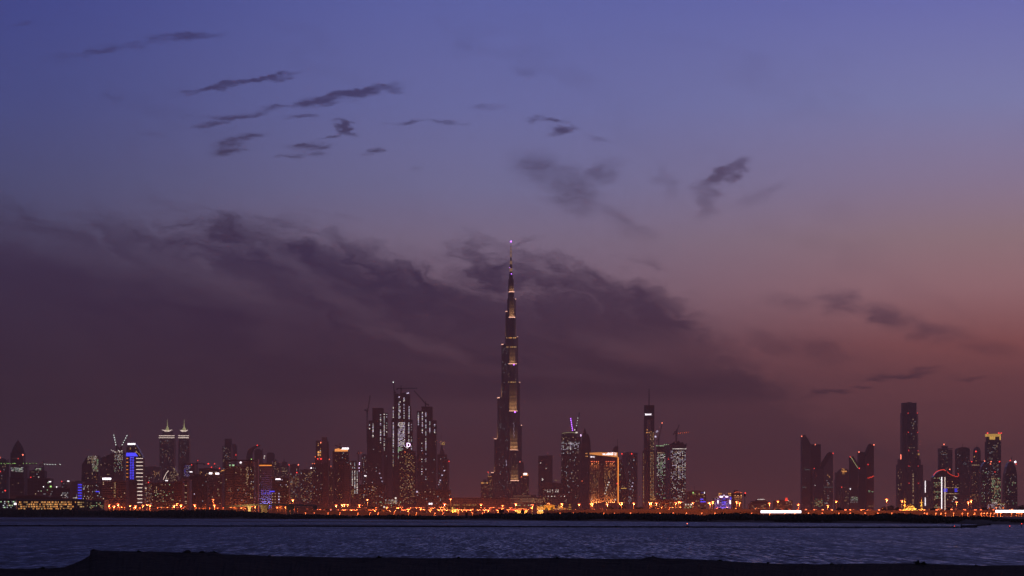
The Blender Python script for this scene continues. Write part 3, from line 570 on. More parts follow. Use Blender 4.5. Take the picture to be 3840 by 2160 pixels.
b = Bld('grid_tower', 'block veiled in a fine white grid with orange lit crown', 3650, 993, 'building'); b.box('wall', 962, 1020, 1748, None, 28, 'blue_glass'); b.box('crown_wall', 963, 1019, 1737, 1747.9, 20, 'dark_concrete', y0=3); b.strip('crown_light', 963, 1018, 1743.5, 1747, 'e_orange', y=2.8)
b.fins('grid_mullions',979,1019,1750,1895,16,'sail_white',hor=False,t=.28,out=1.0); b.fins('grid_rails',979,1019,1750,1895,18,'sail_white',t=.22,out=1.15); b.fins('balcony_bands',963,978,1750,1895,18,'bare_concrete',t=.3)
b.win(980,1016,1835,1855,12,2,.7,'w_blue',y=-.4,fx=.8,fy=.6); b.win(964,978,1752,1890,4,18,.05,'w_warm'); spot(b.root,(b.x(997),-9,3),(b.x(997),0,b.z(1850)),60000,(.25,.25,1),110); b.done()
b = Bld('black_box_block', 'black glass box with white sign near the top and lamp dots below', 3300, 1051, 'building'); b.box('wall', 1020, 1083, 1792, None, 26, 'dark_glass'); b.strip('roof_sign',1034,1052,1795,1799,'e_bright'); b.strip('neon_bar',1011,1030,1841,1845,'e_blue',y=-1.4)
b.dots([(x,y) for y in (1851,1862,1873,1884) for x in (1022,1032)],'w_warm',1.4); b.dots([(1046,1851+i*11) for i in range(4)],'w_lilac',2.2); b.win(1050,1081,1796,1885,6,14,.04,'w_warm w_lilac'); b.done()
b = Bld('round_topped_tower', 'faint distant tower with rounded shoulders and red lamp', 7600, 1014); b.poly('wall', [(998,None),(1000,1702),(1004,1697),(1022,1697),(1028,1703),(1028,None)], 26, 'dark_concrete'); b.dots([(992,1710),(991,1718)],'w_bright',2.2,y=-2); b.beacon(986,1726,'e_redhot',2.6,y=-20); b.done()
for x0, x1, yt, D, lab in ((1020,1037,1725,7400,'hazy narrow tower behind the black box block'),(1037,1052,1738,7000,'hazy short tower with orange windows behind the black box block')):
    b = simple('hazy_tower', lab, D, x0, x1, yt, 'concrete', wins=W(x0+1,x1-1,yt+4,1880,5,34,.12,'w_warm w_orange')); b.done()
b = Bld('pinnacle_tower', 'hazy stepped tower with a small pinnacle', 6900, 1064); b.box('wall',1051,1080,1745,None,26,'concrete'); b.box('upper_stage',1056,1075,1732,1744.9,18,'concrete',y0=3); b.rev('pinnacle',1064,[(3,1732.2),(1.5,1726),(.3,1716)],'concrete',y0=10,n=6); b.win(1053,1078,1748,1790,8,10,.12,'w_warm',rowp=.3); b.done()
b = simple('beacon_block', 'hazy block with a red beacon at each roof corner', 6400, 1087, 1120, 1743, 'tan_stone', wins=W(1089,1118,1750,1880,8,34,.1,'w_warm w_orange w_cool')); b.beacon(1084,1743,'e_red',1.8); b.beacon(1119,1743,'e_redhot',2.3); b.done()
b = simple('window_dotted_block', 'apartment block thick with orange windows and red roof lamp', 5800, 1084, 1124, 1772, 'tan_stone', wins=W(1086,1122,1776,1880,10,28,.22,'w_orange w_warm w_yellow w_cool')); b.beacon(1113,1772,'e_red',2.3); b.dots([(1090,1815),(1131,1815)],'w_gold',3); b.done()
b = simple('crowded_block', 'apartment block with crowded warm windows and white roof board', 5500, 1126, 1174, 1762, 'tan_stone', wins=W(1128,1172,1766,1885,12,32,.2,'w_orange w_warm w_yellow w_cool')); b.strip('name_board',1164,1176,1753,1757,'e_white'); b.done()
# twin-slab residential tower
b = Bld('twin_slab_tower', 'tall brown tower of two joined slabs with red lamps at mid height', 5000, 1202); b.box('wall',1174,1212,1740,None,26,'dark_concrete'); b.box('wall',1212,1231,1735,None,22,'brick_red',y0=-3,lab='reddish right slab'); b.box('upper_slab',1184,1204,1652,1739.9,20,'tan_stone',y0=2); b.box('upper_slab',1205,1226,1639,1739.9,18,'grey_slab',y0=4); b.box('upper_slab',1226.2,1231,1655,1735,18,'tan_stone',y0=6)
b.win(1191,1204,1660,1720,3,9,.3,'w_orange w_warm w_bright',y=1.6); b.win(1190,1205,1690,1712,2,2,1,'w_gold',fx=.7,fy=.6,y=1.3); b.win(1176,1210,1744,1885,8,30,.06,'w_warm w_cool'); b.beacon(1192,1721,'e_red',2.4); b.beacon(1204,1721,'e_red',2.8); b.beacon(1220,1870,'e_red',2.2); b.beacon(1203,1660,'e_redhot',2.2)
for x, y in ((1181,1713),(1170,1738),(1178,1738),(1234,1722),(1240,1748)): b.rev('side_pinnacle',x,[(2.2,1765),(1.8,y+8),(.4,y)],'tan_stone',y0=10,n=6); b.beacon(x,y,'e_lamp',1.7,y=8)
b.done()
b = simple('annex_block', 'grey annex block between the brown tower and the lit-crowned tower', 5100, 1230, 1254, 1760, 'tan_stone', wins=W(1232,1252,1764,1885,6,30,.1,'w_warm w_orange')); b.done()
b = Bld('lit_crown_tower', 'tower with glowing orange roof crown and pink-white roof sign', 4900, 1278); b.box('wall',1255,1306,1693,None,26,'dark_glass'); b.box('side_wall',1247,1254.9,1690,None,22,'tan_stone',y0=2); b.poly('crown',[(1255,1693),(1255,1684),(1275,1680),(1304,1683),(1304,1693)],3,'e_crown',y0=2); b.box('crown_core',1258,1302,1684,1692.9,14,'tan_stone',y0=6)
b.strip('roof_sign',1280,1308,1679,1685,'e_bright',y=-1.5); b.fins('balcony_bands',1256,1305,1697,1740,10,'dark_concrete'); b.win(1257,1304,1697,1890,13,44,.06,'w_warm w_orange w_cool'); b.done()
crane('small orange-lit roof crane on the tower with the glowing crown', 4880, (1275,1679,1684), ((1277,1677),(1256,1669)), (1280,1678), (), base=None, w=1.4)
b = simple('dark_slab_block', 'dark glass slab standing before the lit-crowned tower', 4500, 1266, 1290, 1737, 'dark_glass', wins=W(1268,1288,1742,1885,6,26,.05,'w_warm w_orange')); b.done()
b = simple('brown_slab', 'bare brown concrete slab glowing at its foot', 4400, 1290, 1313, 1742, 'tan_stone', 20, roof=False); b.done()
b = Bld('lamp_column_tower', 'unfinished tower with vertical columns of white work lamps', 5050, 1324); b.box('wall',1305,1336,1728,None,26,'concrete'); b.box('wall',1318,1344,1760,None,24,'dark_concrete',y0=-4); b.win(1303,1334,1735,1758,4,6,.8,'w_cool w_bright',fx=.35,y=-.5); 
for x, a, e in ((1322,1765,1822),(1331,1765,1852),(1340,1765,1852)): b.win(x-2,x+2,a,e,1,int((e-a)/4.2),.88,'w_bright w_cool',fx=.8,fy=.6,y=-4.6)
b.win(1308,1326,1835,1865,6,10,.5,'w_orange w_yellow',y=-4.5); b.done()
crane('slim crane strung with four violet lamps beside the lamp-column tower', 5150, (1352,1768,1800), ((1351,1768),(1346,1730)), (1358,1770), [(1348,1736),(1348,1742),(1347,1755),(1346,1766)], 'e_lilac', 1.7)
b = simple('hazy_tower', 'hazy narrow tower with a thin row of lamps beside the first unfinished giant', 6500, 1356, 1378, 1706, 'concrete', wins=W(1358,1376,1712,1880,5,44,.1,'w_warm w_cool')); b.strip('roof_sign',1366,1374,1783,1786,'e_white'); b.done()
crane('far horizontal crane jib with three small lamps', 6550, (1344,1702,1730), ((1344,1699),(1359,1698)), (1339,1699), [(1345,1699),(1352,1698.5),(1357,1698)], 'e_lampw', .9)
# =================================================================== three unfinished giants
def ribs(b, x0, x1, yt, n, y=0, mat='concrete'): b.fins('pilasters', x0, x1, yt, None, n, mat, hor=False, t=.35, out=1.4, y=y)
def colw(b, x, a, e, k='w_bright w_lilac w_cool', p=.85, y=-1.6, w=2.2, st=4.6): b.win(x-w, x+w, a, e, 1, max(2, int((e-a)/st)), p, k, fx=.85, fy=.6, y=y, dark=False)
b = Bld('unfinished_tower', 'unfinished tower left of the tallest of three dark giants, crane at its side', 6000, 1422)
b.box('wall',1382,1410,1577,None,30,'dark_concrete'); b.box('wall',1396,1438,1533,None,28,'dark_glass',y0=3); b.box('wall',1438,1453,1548,None,26,'dark_concrete',y0=1); b.box('low_wing',1453,1471,1640,None,24,'grey_slab',y0=4); b.box('left_wing',1376,1382,1610,None,24,'dark_concrete',y0=5)
b.box('roof_rim',1395,1438,1530,1533,2,'black_steel',y0=2); ribs(b,1383,1409,1582,6); ribs(b,1410.5,1437,1537,6,y=3); b.fins('balcony_bands',1453,1471,1642,None,44,'bare_concrete',t=.4,y=4)
b.box('blank_panel',1432,1440,1683,None,2,'grey_slab',y0=-2)
colw(b,1427,1553,1662,y=1.4,p=.75); colw(b,1441,1551,1690,y=-.5); colw(b,1399,1586,1640,p=.7); colw(b,1386,1590,1625,p=.5,st=6); colw(b,1450,1552,1640,p=.35,y=.6); b.dots([(1424,1775),(1429,1792),(1433,1805),(1437,1820)],'w_lilac',1.8,y=-3)
b.win(1384,1452,1640,1880,14,56,.02,'w_dim w_cool',y=-1.5,dark=False); b.done()
b = Bld('unfinished_tower', 'tallest of three dark giants with a bright grid of lilac-white windows', 6050, 1507)
b.box('wall',1468,1547,1574,None,34,'dark_concrete'); b.box('middle_stage',1472,1541,1523,1573.9,30,'dark_glass',y0=2); b.box('upper_stage',1478,1537,1479,1522.9,26,'dark_glass',y0=4); b.box('top_core',1500,1530,1472,1478.9,18,'dark_concrete',y0=6); b.box('top_core',1479,1494,1476,1478.9,14,'dark_concrete',y0=6)
ribs(b,1479,1536,1480,8,y=4); ribs(b,1469,1489,1576,4); ribs(b,1521,1546,1576,4)
b.win(1492,1519,1583,1602,6,4,.95,'w_bright w_lilac',fx=.7,fy=.6); b.win(1492,1519,1603,1676,6,17,.85,'w_lilac w_bright w_lilac',fx=.72,fy=.6); b.win(1492,1512,1677,1700,5,5,.85,'w_green w_cool',fx=.7,fy=.6); b.win(1492,1500,1700,1745,2,10,.6,'w_cool w_green')
colw(b,1475,1525,1572,y=1.6); colw(b,1475,1584,1698); colw(b,1474,1705,1750,'w_warm w_cool',.6); colw(b,1534,1525,1572,y=1.6); colw(b,1533,1584,1665); colw(b,1543,1590,1690,p=.6); colw(b,1496,1500,1570,y=1,p=.8); colw(b,1500,1500,1570,y=1,p=.6); colw(b,1515,1496,1570,y=1.6,p=.8)
b.dots([(1531,1474),(1527,1475),(1497,1489),(1515,1493),(1534,1526)],'w_lilac',2,y=-2); b.done()
b = Bld('unfinished_tower', 'unfinished tower right of the tallest giant with slung crane boom above', 6020, 1600)
b.box('wall',1563,1581,1541,None,28,'dark_concrete'); b.box('wall',1581,1622,1528,None,30,'dark_glass',y0=-2); b.box('wall',1612,1637,1576,None,26,'concrete',y0=-4); b.box('roof_rim',1579,1622,1525,1528,2,'black_steel',y0=-2.5); b.box('left_wing',1563,1566,1560,None,20,'concrete',y0=-3)
ribs(b,1582,1611,1531,6,y=-2); ribs(b,1613,1636,1579,5,y=-4); colw(b,1569,1547,1600,p=.7); colw(b,1584,1545,1625,y=-3.8); colw(b,1597,1541,1690,y=-3.8,p=.8); colw(b,1612,1580,1625,y=-5.8); colw(b,1630,1580,1625,y=-5.8,p=.8); colw(b,1582,1660,1780,y=-3.8,p=.25); colw(b,1597,1700,1800,y=-3.8,p=.3); b.win(1565,1636,1640,1880,14,50,.025,'w_dim w_cool',y=-6,dark=False); b.done()
crane('luffing crane on a tall mast tied to the left of the unfinished giants', 5980, (1377,1546,1660), ((1379,1543),(1388,1483)), (1369,1536))
crane('luffing crane rising vertically with blue-white lamp at its tip', 5990, (1479,1476,1580), ((1478,1474),(1476,1434)), (1483,1470), [(1475,1433)], 'e_led', 1.9)
crane('hammerhead crane with long level jib on the roof of the tallest giant', 6060, (1504,1459,1476), ((1504,1457),(1565,1456)), (1489,1457))
crane('crane with boom slanting up to the left on the roof of the third giant', 6010, (1596,1518,1530), ((1596,1514),(1553,1465)), (1606,1517))
b = Bld('logo_tower', 'box tower with warm window grid and glowing lilac D on its roof', 5200, 1528); b.box('wall',1496,1557,1692,None,30,'dark_concrete'); b.box('side_wing',1557,1561,1710,None,22,'concrete',y0=4); b.box('roof_plant',1508,1545,1687,1691.9,16,'dark_concrete',y0=5)
b.win(1499,1555,1700,1890,13,36,.27,'w_orange w_warm w_yellow',fx=.5,fy=.45); b.text('D',1532,1668,15,'e_lilac',lab='glowing lilac letter D'); b.box('sign_frame',1524,1541,1677,1687,2,'black_steel',y0=0); b.dots([(1524,1677),(1528,1680)],'w_bright',2); b.beacon(1519,1695,'e_lamp',1.8); b.done()
b = Bld('triangle_sign_tower', 'dark tower with small yellow outlined sign on its pointed top', 6300, 1659); b.box('wall',1640,1676,1704,None,26,'blue_glass'); b.poly('pointed_top',[(1648,1704),(1652,1680),(1656,1664),(1660,1676),(1668,1704)],14,'concrete',y0=4)
b.line('outlined_sign',[(1658,1668),(1660,1660),(1664,1657),(1666,1662),(1666,1668),(1659,1664)],.8,'e_gold',y=3); b.line('lit_mast',[(1654,1668),(1653,1652)],.8,'e_soft',y=4); b.line('antenna',[(1654,1652),(1654,1622)],.4,'black_steel',y=4); b.win(1642,1674,1710,1880,10,40,.05,'w_warm w_cool'); b.done()
b = Bld('framed_tower', 'pale framed slab with dark glass centre and diagonal string of violet lamps', 5700, 1667); b.box('wall',1651,1684,1722,None,24,'grey_slab'); b.box('recess_glazing',1660,1677,1727,None,.6,'dark_glass',y0=-.7); b.win(1661,1676,1730,1880,4,34,.1,'w_cool w_warm',y=-1.1); b.dots([(1666,1765),(1658,1782),(1651,1801),(1648,1809),(1645,1817),(1643,1855)],'w_lilac',1.9,y=-2); b.beacon(1684,1730,'e_red',2.2); b.done()
b = simple('podium_block', 'wide low podium with white-green shop lights under the giants', 4000, 1420, 1510, 1868, 'dark_concrete', wins=W(1444,1490,1873,1890,14,4,.7,'w_green w_bright w_cool')); b.win(1424,1508,1880,1905,22,4,.2,'w_warm w_green',y=-.8); b.dots([(1441,1901),(1484,1868)],'w_bright',3,y=-2); b.done()
b = simple('podium_block', 'wide low dark podium with illuminated EMR sign', 4600, 1560, 1690, 1838, 'dark_concrete', wins=W(1563,1688,1842,1895,26,12,.06,'w_warm w_cool')); b.text('EMR',1615,1889,6,'e_bright',y=-1.5,wide=15); b.dots([(1564,1844)],'w_lilac',3,y=-2); b.done()
b = simple('podium_block', 'low dim podium block left of the giants with sparse windows', 4700, 1345, 1445, 1818, 'dark_concrete', wins=W(1348,1443,1822,1895,22,16,.09,'w_warm w_cool w_orange')); b.done()
b = Bld('long_hall', 'long low brown exhibition hall with sloping ends', 4500, 1790, 'building'); b.poly('wall',[(1672,None),(1676,1868),(1690,1866),(1890,1866),(1914,1874),(1920,None)],60,'tan_stone'); b.box('front_block',1815,1880,1872,None,8,'tan_stone',y0=-9); b.done()
b = Bld('long_mall', 'long low terrace of shops with yellow lamps along its eaves', 3300, 1745, 'building'); b.box('wall',1668,1812,1894,None,30,'tan_stone'); b.box('roof_slab',1666,1814,1892,1893.9,34,'bare_concrete',y0=-2); b.win(1676,1792,1892.6,1895,24,1,.75,'w_yellow w_gold',fx=.5,fy=.9,y=-2.5,dark=False); b.win(1670,1810,1902,1916,30,2,.2,'w_orange w_gold'); b.done()

# =================================================================== the supertall tower: three wings with stepped setbacks
BD = 7400; b = Bld('supertall_tower', 'immensely tall stepped tower with three wings and a needle spire', BD, 1916)
def stadium(L, w, ang, n=9):        # footprint of a wing running from the core, rounded tip
    ux, uy = math.sin(ang), -math.cos(ang); vx, vy = -uy, ux; pts = []
    for i in range(n):
        t_ = -math.pi/2+math.pi*i/(n-1); a, c = L-w/2+w/2*math.cos(t_), w/2*math.sin(t_); pts.append((ux*a+vx*c, uy*a+vy*c))
    pts.append((-ux*2+vx*w/2, -uy*2+vy*w/2)); pts.append((-ux*2-vx*w/2, -uy*2-vy*w/2)); return pts
CY = 50.0                            # depth of the core behind the reference plane
def wing(nm, ang, tiers):            # tiers: (top py, length m, width m) from the highest down
    mb = MB(); fl = MB(); tl = sorted(tiers, key=lambda t_: -t_[0]); z0 = 0
    for py, L, w in tl:
        z1 = b.z(py); pts = [(x, y+CY) for x, y in stadium(L, w, ang)]
        mb.prism(pts, z0, z1)
        big = [(x, y+CY) for x, y in stadium(L+.9, w+1.6, ang)]
        z = z0+4
        while z < z1-1: fl.prism(big, z, z+1.1); z += 4.2
        cap = [(x, y+CY) for x, y in stadium(L+.4, w+.7, ang)]; fl.prism(cap, z1-1.6, z1+1.2)
        z0 = z1
    o = mb.build(nm, 'tower_steel', b.root); fl.build('floor_ledges', 'tower_ledge', o, kind='stuff'); return o
facade('tower_steel', (.075,.07,.075), rough=.35, spec=.6, grid=(2.2,4.2), dark=.6); plain('tower_ledge', (.11,.10,.095), .45, metal=.3)
AF, AL, AR = math.radians(13), math.radians(-107), math.radians(133)
FRONT = [(1043,12,15),(1090,15,16),(1187,24,19),(1363,34,25),(1541,44,25),(1688,54,25),(1803,63,25)]
LEFTW = [(1163,17,17),(1287.5,30,19),(1488.5,43,21),(1643.5,53,22),(1771,63,23)]
RIGHTW = [(1116,17,17),(1258,26,20),(1430,34,21),(1592,42,22),(1732,50,23)]
wing('wing', AF, FRONT); wing('wing', AL, LEFTW); wing('wing', AR, RIGHTW)
core = MB(); rings = [(18,None),(18,1258),(13,1258),(11.5,1116),(9,1116),(8,1043),(6.2,1043),(5.4,1021)]
core.revolve(0, CY, [(r_, 0 if y is None else b.z(y)) for r_, y in rings], 18); core.build('core', 'tower_steel', b.root)
sp_ = MB().revolve(0, CY, [(4.3,b.z(1021.3)),(3.9,b.z(990)),(3.0,b.z(989)),(2.6,b.z(962)),(1.9,b.z(961)),(1.5,b.z(932)),(1.0,b.z(930)),(.5,b.z(908)),(.35,b.z(901))], 10).build('spire', 'tower_ledge', b.root)
for y0_, y1_ in ((1012,1000),(985,972),(957,944),(940,932),(926,921)): MB().cyl(0, CY, b.z(y0_), b.z(y1_), 4.6 if y0_ > 990 else (3.3 if y0_ > 962 else 2.2), n=8).build('light_collar', 'e_soft', sp_)
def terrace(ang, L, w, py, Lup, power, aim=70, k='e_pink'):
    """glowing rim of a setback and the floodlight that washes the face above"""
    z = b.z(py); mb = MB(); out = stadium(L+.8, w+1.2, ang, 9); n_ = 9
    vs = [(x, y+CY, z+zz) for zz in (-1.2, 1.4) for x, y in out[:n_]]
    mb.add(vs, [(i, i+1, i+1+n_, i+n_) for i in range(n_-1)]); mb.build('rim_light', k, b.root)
    ux, uy = math.sin(ang), -math.cos(ang); a = (L+Lup)/2+1.5
    spot(b.root, (ux*a, uy*a+CY, z+1.5), (ux*(Lup-1), uy*(Lup-1)+CY, z+aim), power, (1,.55,.28), 120, .9, 1.0)
for k in range(6): emit('e_wash%d' % k, (1,.46,.18), (1.25,.72,.40,.22,.11,.05)[k])  # emission levels graded to imitate floodlight fading up the face
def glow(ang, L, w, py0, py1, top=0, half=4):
    """emissive strips imitating floodlight wash on a wing tip, strongest just above the terrace"""
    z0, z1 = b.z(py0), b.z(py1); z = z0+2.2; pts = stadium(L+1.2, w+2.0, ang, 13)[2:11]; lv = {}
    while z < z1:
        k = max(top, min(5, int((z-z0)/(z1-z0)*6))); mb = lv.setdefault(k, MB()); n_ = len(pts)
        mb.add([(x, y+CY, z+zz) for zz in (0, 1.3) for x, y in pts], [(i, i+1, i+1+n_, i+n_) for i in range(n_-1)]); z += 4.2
    for k, mb in lv.items(): mb.build('emissive_wash', 'e_wash%d' % k, b.root, kind='stuff')
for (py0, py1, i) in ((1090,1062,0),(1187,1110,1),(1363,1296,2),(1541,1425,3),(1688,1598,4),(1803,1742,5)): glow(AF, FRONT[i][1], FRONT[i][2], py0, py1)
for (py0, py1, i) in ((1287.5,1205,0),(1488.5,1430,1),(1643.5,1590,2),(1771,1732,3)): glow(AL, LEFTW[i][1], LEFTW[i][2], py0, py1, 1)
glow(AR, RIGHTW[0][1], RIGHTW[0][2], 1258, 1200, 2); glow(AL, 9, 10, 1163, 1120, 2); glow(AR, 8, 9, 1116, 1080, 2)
pw = 26000
for i in range(1, len(FRONT)):
    py, L, w = FRONT[i]; terrace(AF, L, w, py, FRONT[i-1][1], pw, 30)
for i in range(0, len(LEFTW)): terrace(AL, LEFTW[i][1], LEFTW[i][2], LEFTW[i][0], LEFTW[i-1][1] if i else 9, pw*.7, 30)
for i in range(0, 4): terrace(AR, RIGHTW[i][1], RIGHTW[i][2], RIGHTW[i][0], (9 if i == 0 else RIGHTW[i-1][1]), pw*.4, 30)
for px, py, r_ in ((1927,1369,2.4),(1931,1546,2.6),(1918,1022,1.9),(1912,998,1.6),(1916,899,3.0)): b.beacon(px, py, 'e_purple', r_, y=-20 if py > 1100 else CY-8 if py > 1000 else CY-2)
for py, x0_, x1_ in ((1265.5,1898,1936),(1432,1905,1935),(1300,1899,1937)): b.win(x0_,x1_,py-2.5,py+2.5,9,1,.85,'w_gold w_yellow',fx=.7,fy=.9,y=CY-36,dark=False)
g_ = random.Random(11)
for (x0_, x1_, ya, yb_, n_, yy) in ((1869,1905,1500,1880,70,CY-30),(1884,1905,1300,1480,26,CY-30),(1908,1940,1700,1860,30,CY-66),(1906,1938,1550,1640,22,CY-48),(1852,1872,1780,1880,20,CY-28),(1900,1935,1370,1430,10,CY-38)):
    b.dots([(g_.uniform(x0_,x1_), g_.uniform(ya,yb_)) for _ in range(n_)], g_.choice(['w_warm','w_cool','w_dim']), .75, y=yy)
b.dots([(1927+g_.uniform(-2,2),y) for y in range(1585,1640,3)],'w_lilac',.7,y=CY-50); b.dots([(1899+g_.uniform(-2,2),y) for y in range(1725,1748,3)],'w_lilac',1.0,y=CY-32); b.done()
b = simple('lit_hotel', 'low hotel with yellow lit top floor left of the supertall tower', 6500, 1803, 1834, 1806, 'tan_stone', wins=W(1805,1832,1822,1880,7,18,.1,'w_orange w_yellow')); b.win(1804,1830,1808,1814,6,1,.9,'w_yellow w_gold',fx=.8,fy=.8,y=-.8); b.box('corner_turret',1812,1822,1798,1802.7,8,'tan_stone',y0=6); b.done()
b = simple('lit_hotel', 'slim hotel with red beacon mast left of the supertall tower', 6600, 1828, 1850, 1788, 'tan_stone', wins=W(1830,1848,1792,1885,6,30,.22,'w_orange w_warm')); b.win(1829,1843,1785,1790,5,1,.9,'w_gold',y=-.8); b.line('mast',[(1831,1788),(1831,1772)],.7,'e_soft',y=3); b.beacon(1831,1771,'e_red',2.2); b.done()
b = simple('lit_hotel', 'hotel with glowing white roof crown right of the supertall tower', 6600, 1953, 1984, 1785, 'tan_stone', wins=W(1955,1982,1790,1880,7,28,.12,'w_orange w_warm')); b.poly('roof_crown',[(1961,1784.5),(1961,1776),(1964,1773),(1977,1773),(1980,1778),(1981,1784.5)],6,'e_crown',y0=2); b.strip('roof_sign',1963,1976,1774,1781,'e_bright',y=1.5); b.beacon(1955,1788,'e_lamp',2); b.beacon(1950,1731,'e_redhot',1.6,y=20); b.done()
b = simple('terraced_mall', 'low terraced mall with long glowing floor lines at the foot of the supertall tower', 6000, 1895, 2062, 1866, 'tan_stone', 60)
b.box('upper_terrace',1920,2010,1856,1865.9,40,'tan_stone',y0=8)
for y, x0_, x1_ in ((1860,1925,1990),(1869,1915,2015),(1874,1950,2045),(1879,1930,2000),(1882,1960,2030),(1887,1905,1960)): b.strip('floor_light',x0_,x1_,y-.5,y+.5,'e_soft')
b.dots([(g_.uniform(1990,2060), g_.uniform(1866,1888)) for _ in range(30)],'w_yellow',1.0,y=-1.5); b.done()
# =================================================================== right of the supertall tower
b = Bld('two_leaf_tower', 'hazy dark tower of two tall leaves without lights', 7200, 2045); b.box('wall',2019,2044,1709,None,28,'dark_concrete'); b.box('wall',2046,2072,1707,None,24,'concrete',y0=3); b.box('link_wall',2044,2046,1712,None,18,'dark_glass',y0=5); ribs(b,2046.5,2071,1710,5,y=3); b.dots([(2027,1736),(2048,1756),(2033,1795),(2036,1797),(2034,1800)],'w_bright',1.5); b.win(2021,2070,1720,1860,14,30,.015,'w_dim w_cool'); b.done()
b = simple('construction_podium', 'low construction block with rows of white lamps on two decks', 6000, 2034, 2112, 1812, 'dark_concrete', wins=W(2036,2110,1830,1890,20,14,.06,'w_warm w_dim')); b.dots([(x,1838) for x in (2045,2053,2063,2072,2085,2093)]+[(x,1844) for x in (2054,2062,2073,2084,2092)]+[(x,1861) for x in (2056,2069,2080,2104,2117)],'w_bright',1.5,y=-1.5); b.dots([(2082+i*5.5,1801) for i in range(4)],'w_yellow',.9,y=5); b.done()
b = Bld('round_glass_tower', 'tall round-fronted glass tower glittering with white windows below violet crane lamps', 6200, 2142); pts=[(2105,14),(2110,6),(2122,1),(2136,0),(2152,2),(2166,7),(2174,14),(2174,40),(2105,40)]
b.plan('wall',pts,1634,None,'dark_glass'); b.plan('roof_drum',[(x+(2139-x)*.05,y+1) for x,y in pts],1622,1633.9,'steel_skin'); b.box('side_core',2172,2179,1630,None,24,'concrete',y0=12)
for (xa,ya),(xb,yb_) in zip(pts[:6],pts[1:7]):
    nx=max(2,int(abs(xb-xa)/4.5)); b.win(xa,xb,1638,1655,nx,4,.12,'w_warm',y=ya-.4,ya=yb_-.4); b.win(xa,xb,1656,1688,nx,7,.6,'w_cool w_bright w_cool w_lilac',y=ya-.4,ya=yb_-.4,fy=.55); b.win(xa,xb,1692,1702,nx,2,.4,'w_cool w_warm',y=ya-.4,ya=yb_-.4); b.win(xa,xb,1705,1885,nx,44,.11,'w_dim w_warm w_cool',y=ya-.4,ya=yb_-.4)
b.dots([(2160,1622),(2164,1622),(2155,1612)],'w_bright',2.2,y=-1); b.strip('vertical_light',2177.5,2180,1628,1636,'e_lilac',y=11); b.line('roof_edge_light',[(2108,1625),(2125,1622.5),(2142,1622),(2158,1623)],.7,'e_yel',y=-.5); b.done()
crane('luffing crane lined with violet lamps on the round glass tower', 6230, (2149,1616,1634), ((2147,1615),(2139,1566)), (2155,1617), seg((2147,1613),(2140,1570),7), 'e_purple', 1.8)
crane('luffing crane with sparse small lamps and dark tip on the round glass tower', 6240, (2161,1612,1634), ((2162,1610),(2173,1546)), (2155,1614), seg((2162,1596),(2167,1568),4), 'e_led', 1.0)
b = Bld('leaf_top_tower', 'unlit dark tower rising to overlapping pointed leaf tops', 6700, 2197); b.poly('wall',[(2179,None),(2179,1690),(2181,1655),(2185,1632),(2190,1614),(2193,1605),(2198,1618),(2202,1640),(2203,None)],26,'dark_concrete'); b.poly('back_leaf',[(2196,None),(2198,1640),(2203,1625),(2209,1634),(2214,1655),(2216,1690),(2217,None)],20,'dark_glass',y0=6); b.beacon(2183,1804,'e_lamp',1.6); b.done()
# the hotel with slanted glowing crown
b = Bld('slanted_crown_hotel', 'broad hotel with slanting orange crown sign and orange corner line', 5500, 2264, 'hotel'); b.poly('wall',[(2210,None),(2210,1704),(2318,1716),(2318,None)],34,'brick_red'); b.poly('glowing_crown',[(2211,1703.5),(2211,1698),(2240,1696.5),(2316,1696.5),(2316,1714.5)],3,'e_crown',y0=1.5); b.poly('crown_backing',[(2212,1704),(2212,1697.5),(2317,1696),(2317,1715.5)],10,'tan_stone',y0=5)
b.strip('corner_light',2316,2320,1715,1888,'e_orange',d=1.6); b.text('THE ADDRESS',2279,1703.5,5.2,'e_bright',y=.9,wide=40); b.text('\ufee5\ufe8d\ufeee\ufee8\ufecc\ufedf\ufe8d',2288,1698,4,'e_bright',y=.9,wide=23); b.line('logo_frame',[(2303,1697.5),(2311,1697.5),(2311,1706.5),(2303,1706.5),(2303,1697.5)],.45,'e_white',y=.9); b.line('logo_mark',[(2305.5,1705),(2308.5,1699.5),(2308.5,1705)],.5,'e_white',y=.9); b.text('EMAAR',2222,1713,4.5,'e_bright',y=-1.2,wide=16)
b.dots([(2198,1700),(2202,1700),(2198,1711),(2203,1711)],'w_gold',1.6,y=4)
for x in (2217.5,2223,2229,2236.5,2244,2273,2280.5,2288.5,2295,2302.5):
    b.box('pilaster',x-1.1,x+1.1,1733,None,1.4,'pale_stone',y0=-1.45); b.beacon(x,1731,'e_lampw',1.5,y=-2.4)
    spot(b.root,(b.x(x),-2.9,b.z(1732)),(b.x(x),-1.3,b.z(1760)),26000,(1,.34,.09),60,.5,.3); spot(b.root,(b.x(x),-3.2,b.z(1890)),(b.x(x),-1.3,b.z(1862)),40000,(1,.34,.08),60,.5,.3)
for x in (2252,2258,2265): spot(b.root,(b.x(x),-3.2,b.z(1890)),(b.x(x),-.3,b.z(1870)),26000,(1,.34,.08),60,.5,.3)
b.win(2212,2250,1765,1885,11,30,.22,'w_orange w_gold w_warm',fx=.45); b.win(2266,2314,1755,1885,13,32,.24,'w_orange w_gold w_warm',fx=.45); b.win(2250,2266,1740,1885,4,34,.03,'w_dim'); b.dots([(2283,1809),(2279,1818),(2275,1829),(2272,1839),(2268,1851)],'w_bright',2.0,y=-4); b.dots([(2218,1872),(2307,1874)],'w_bright',2.2,y=-4); b.beacon(2314,1813,'e_red',2); b.done()
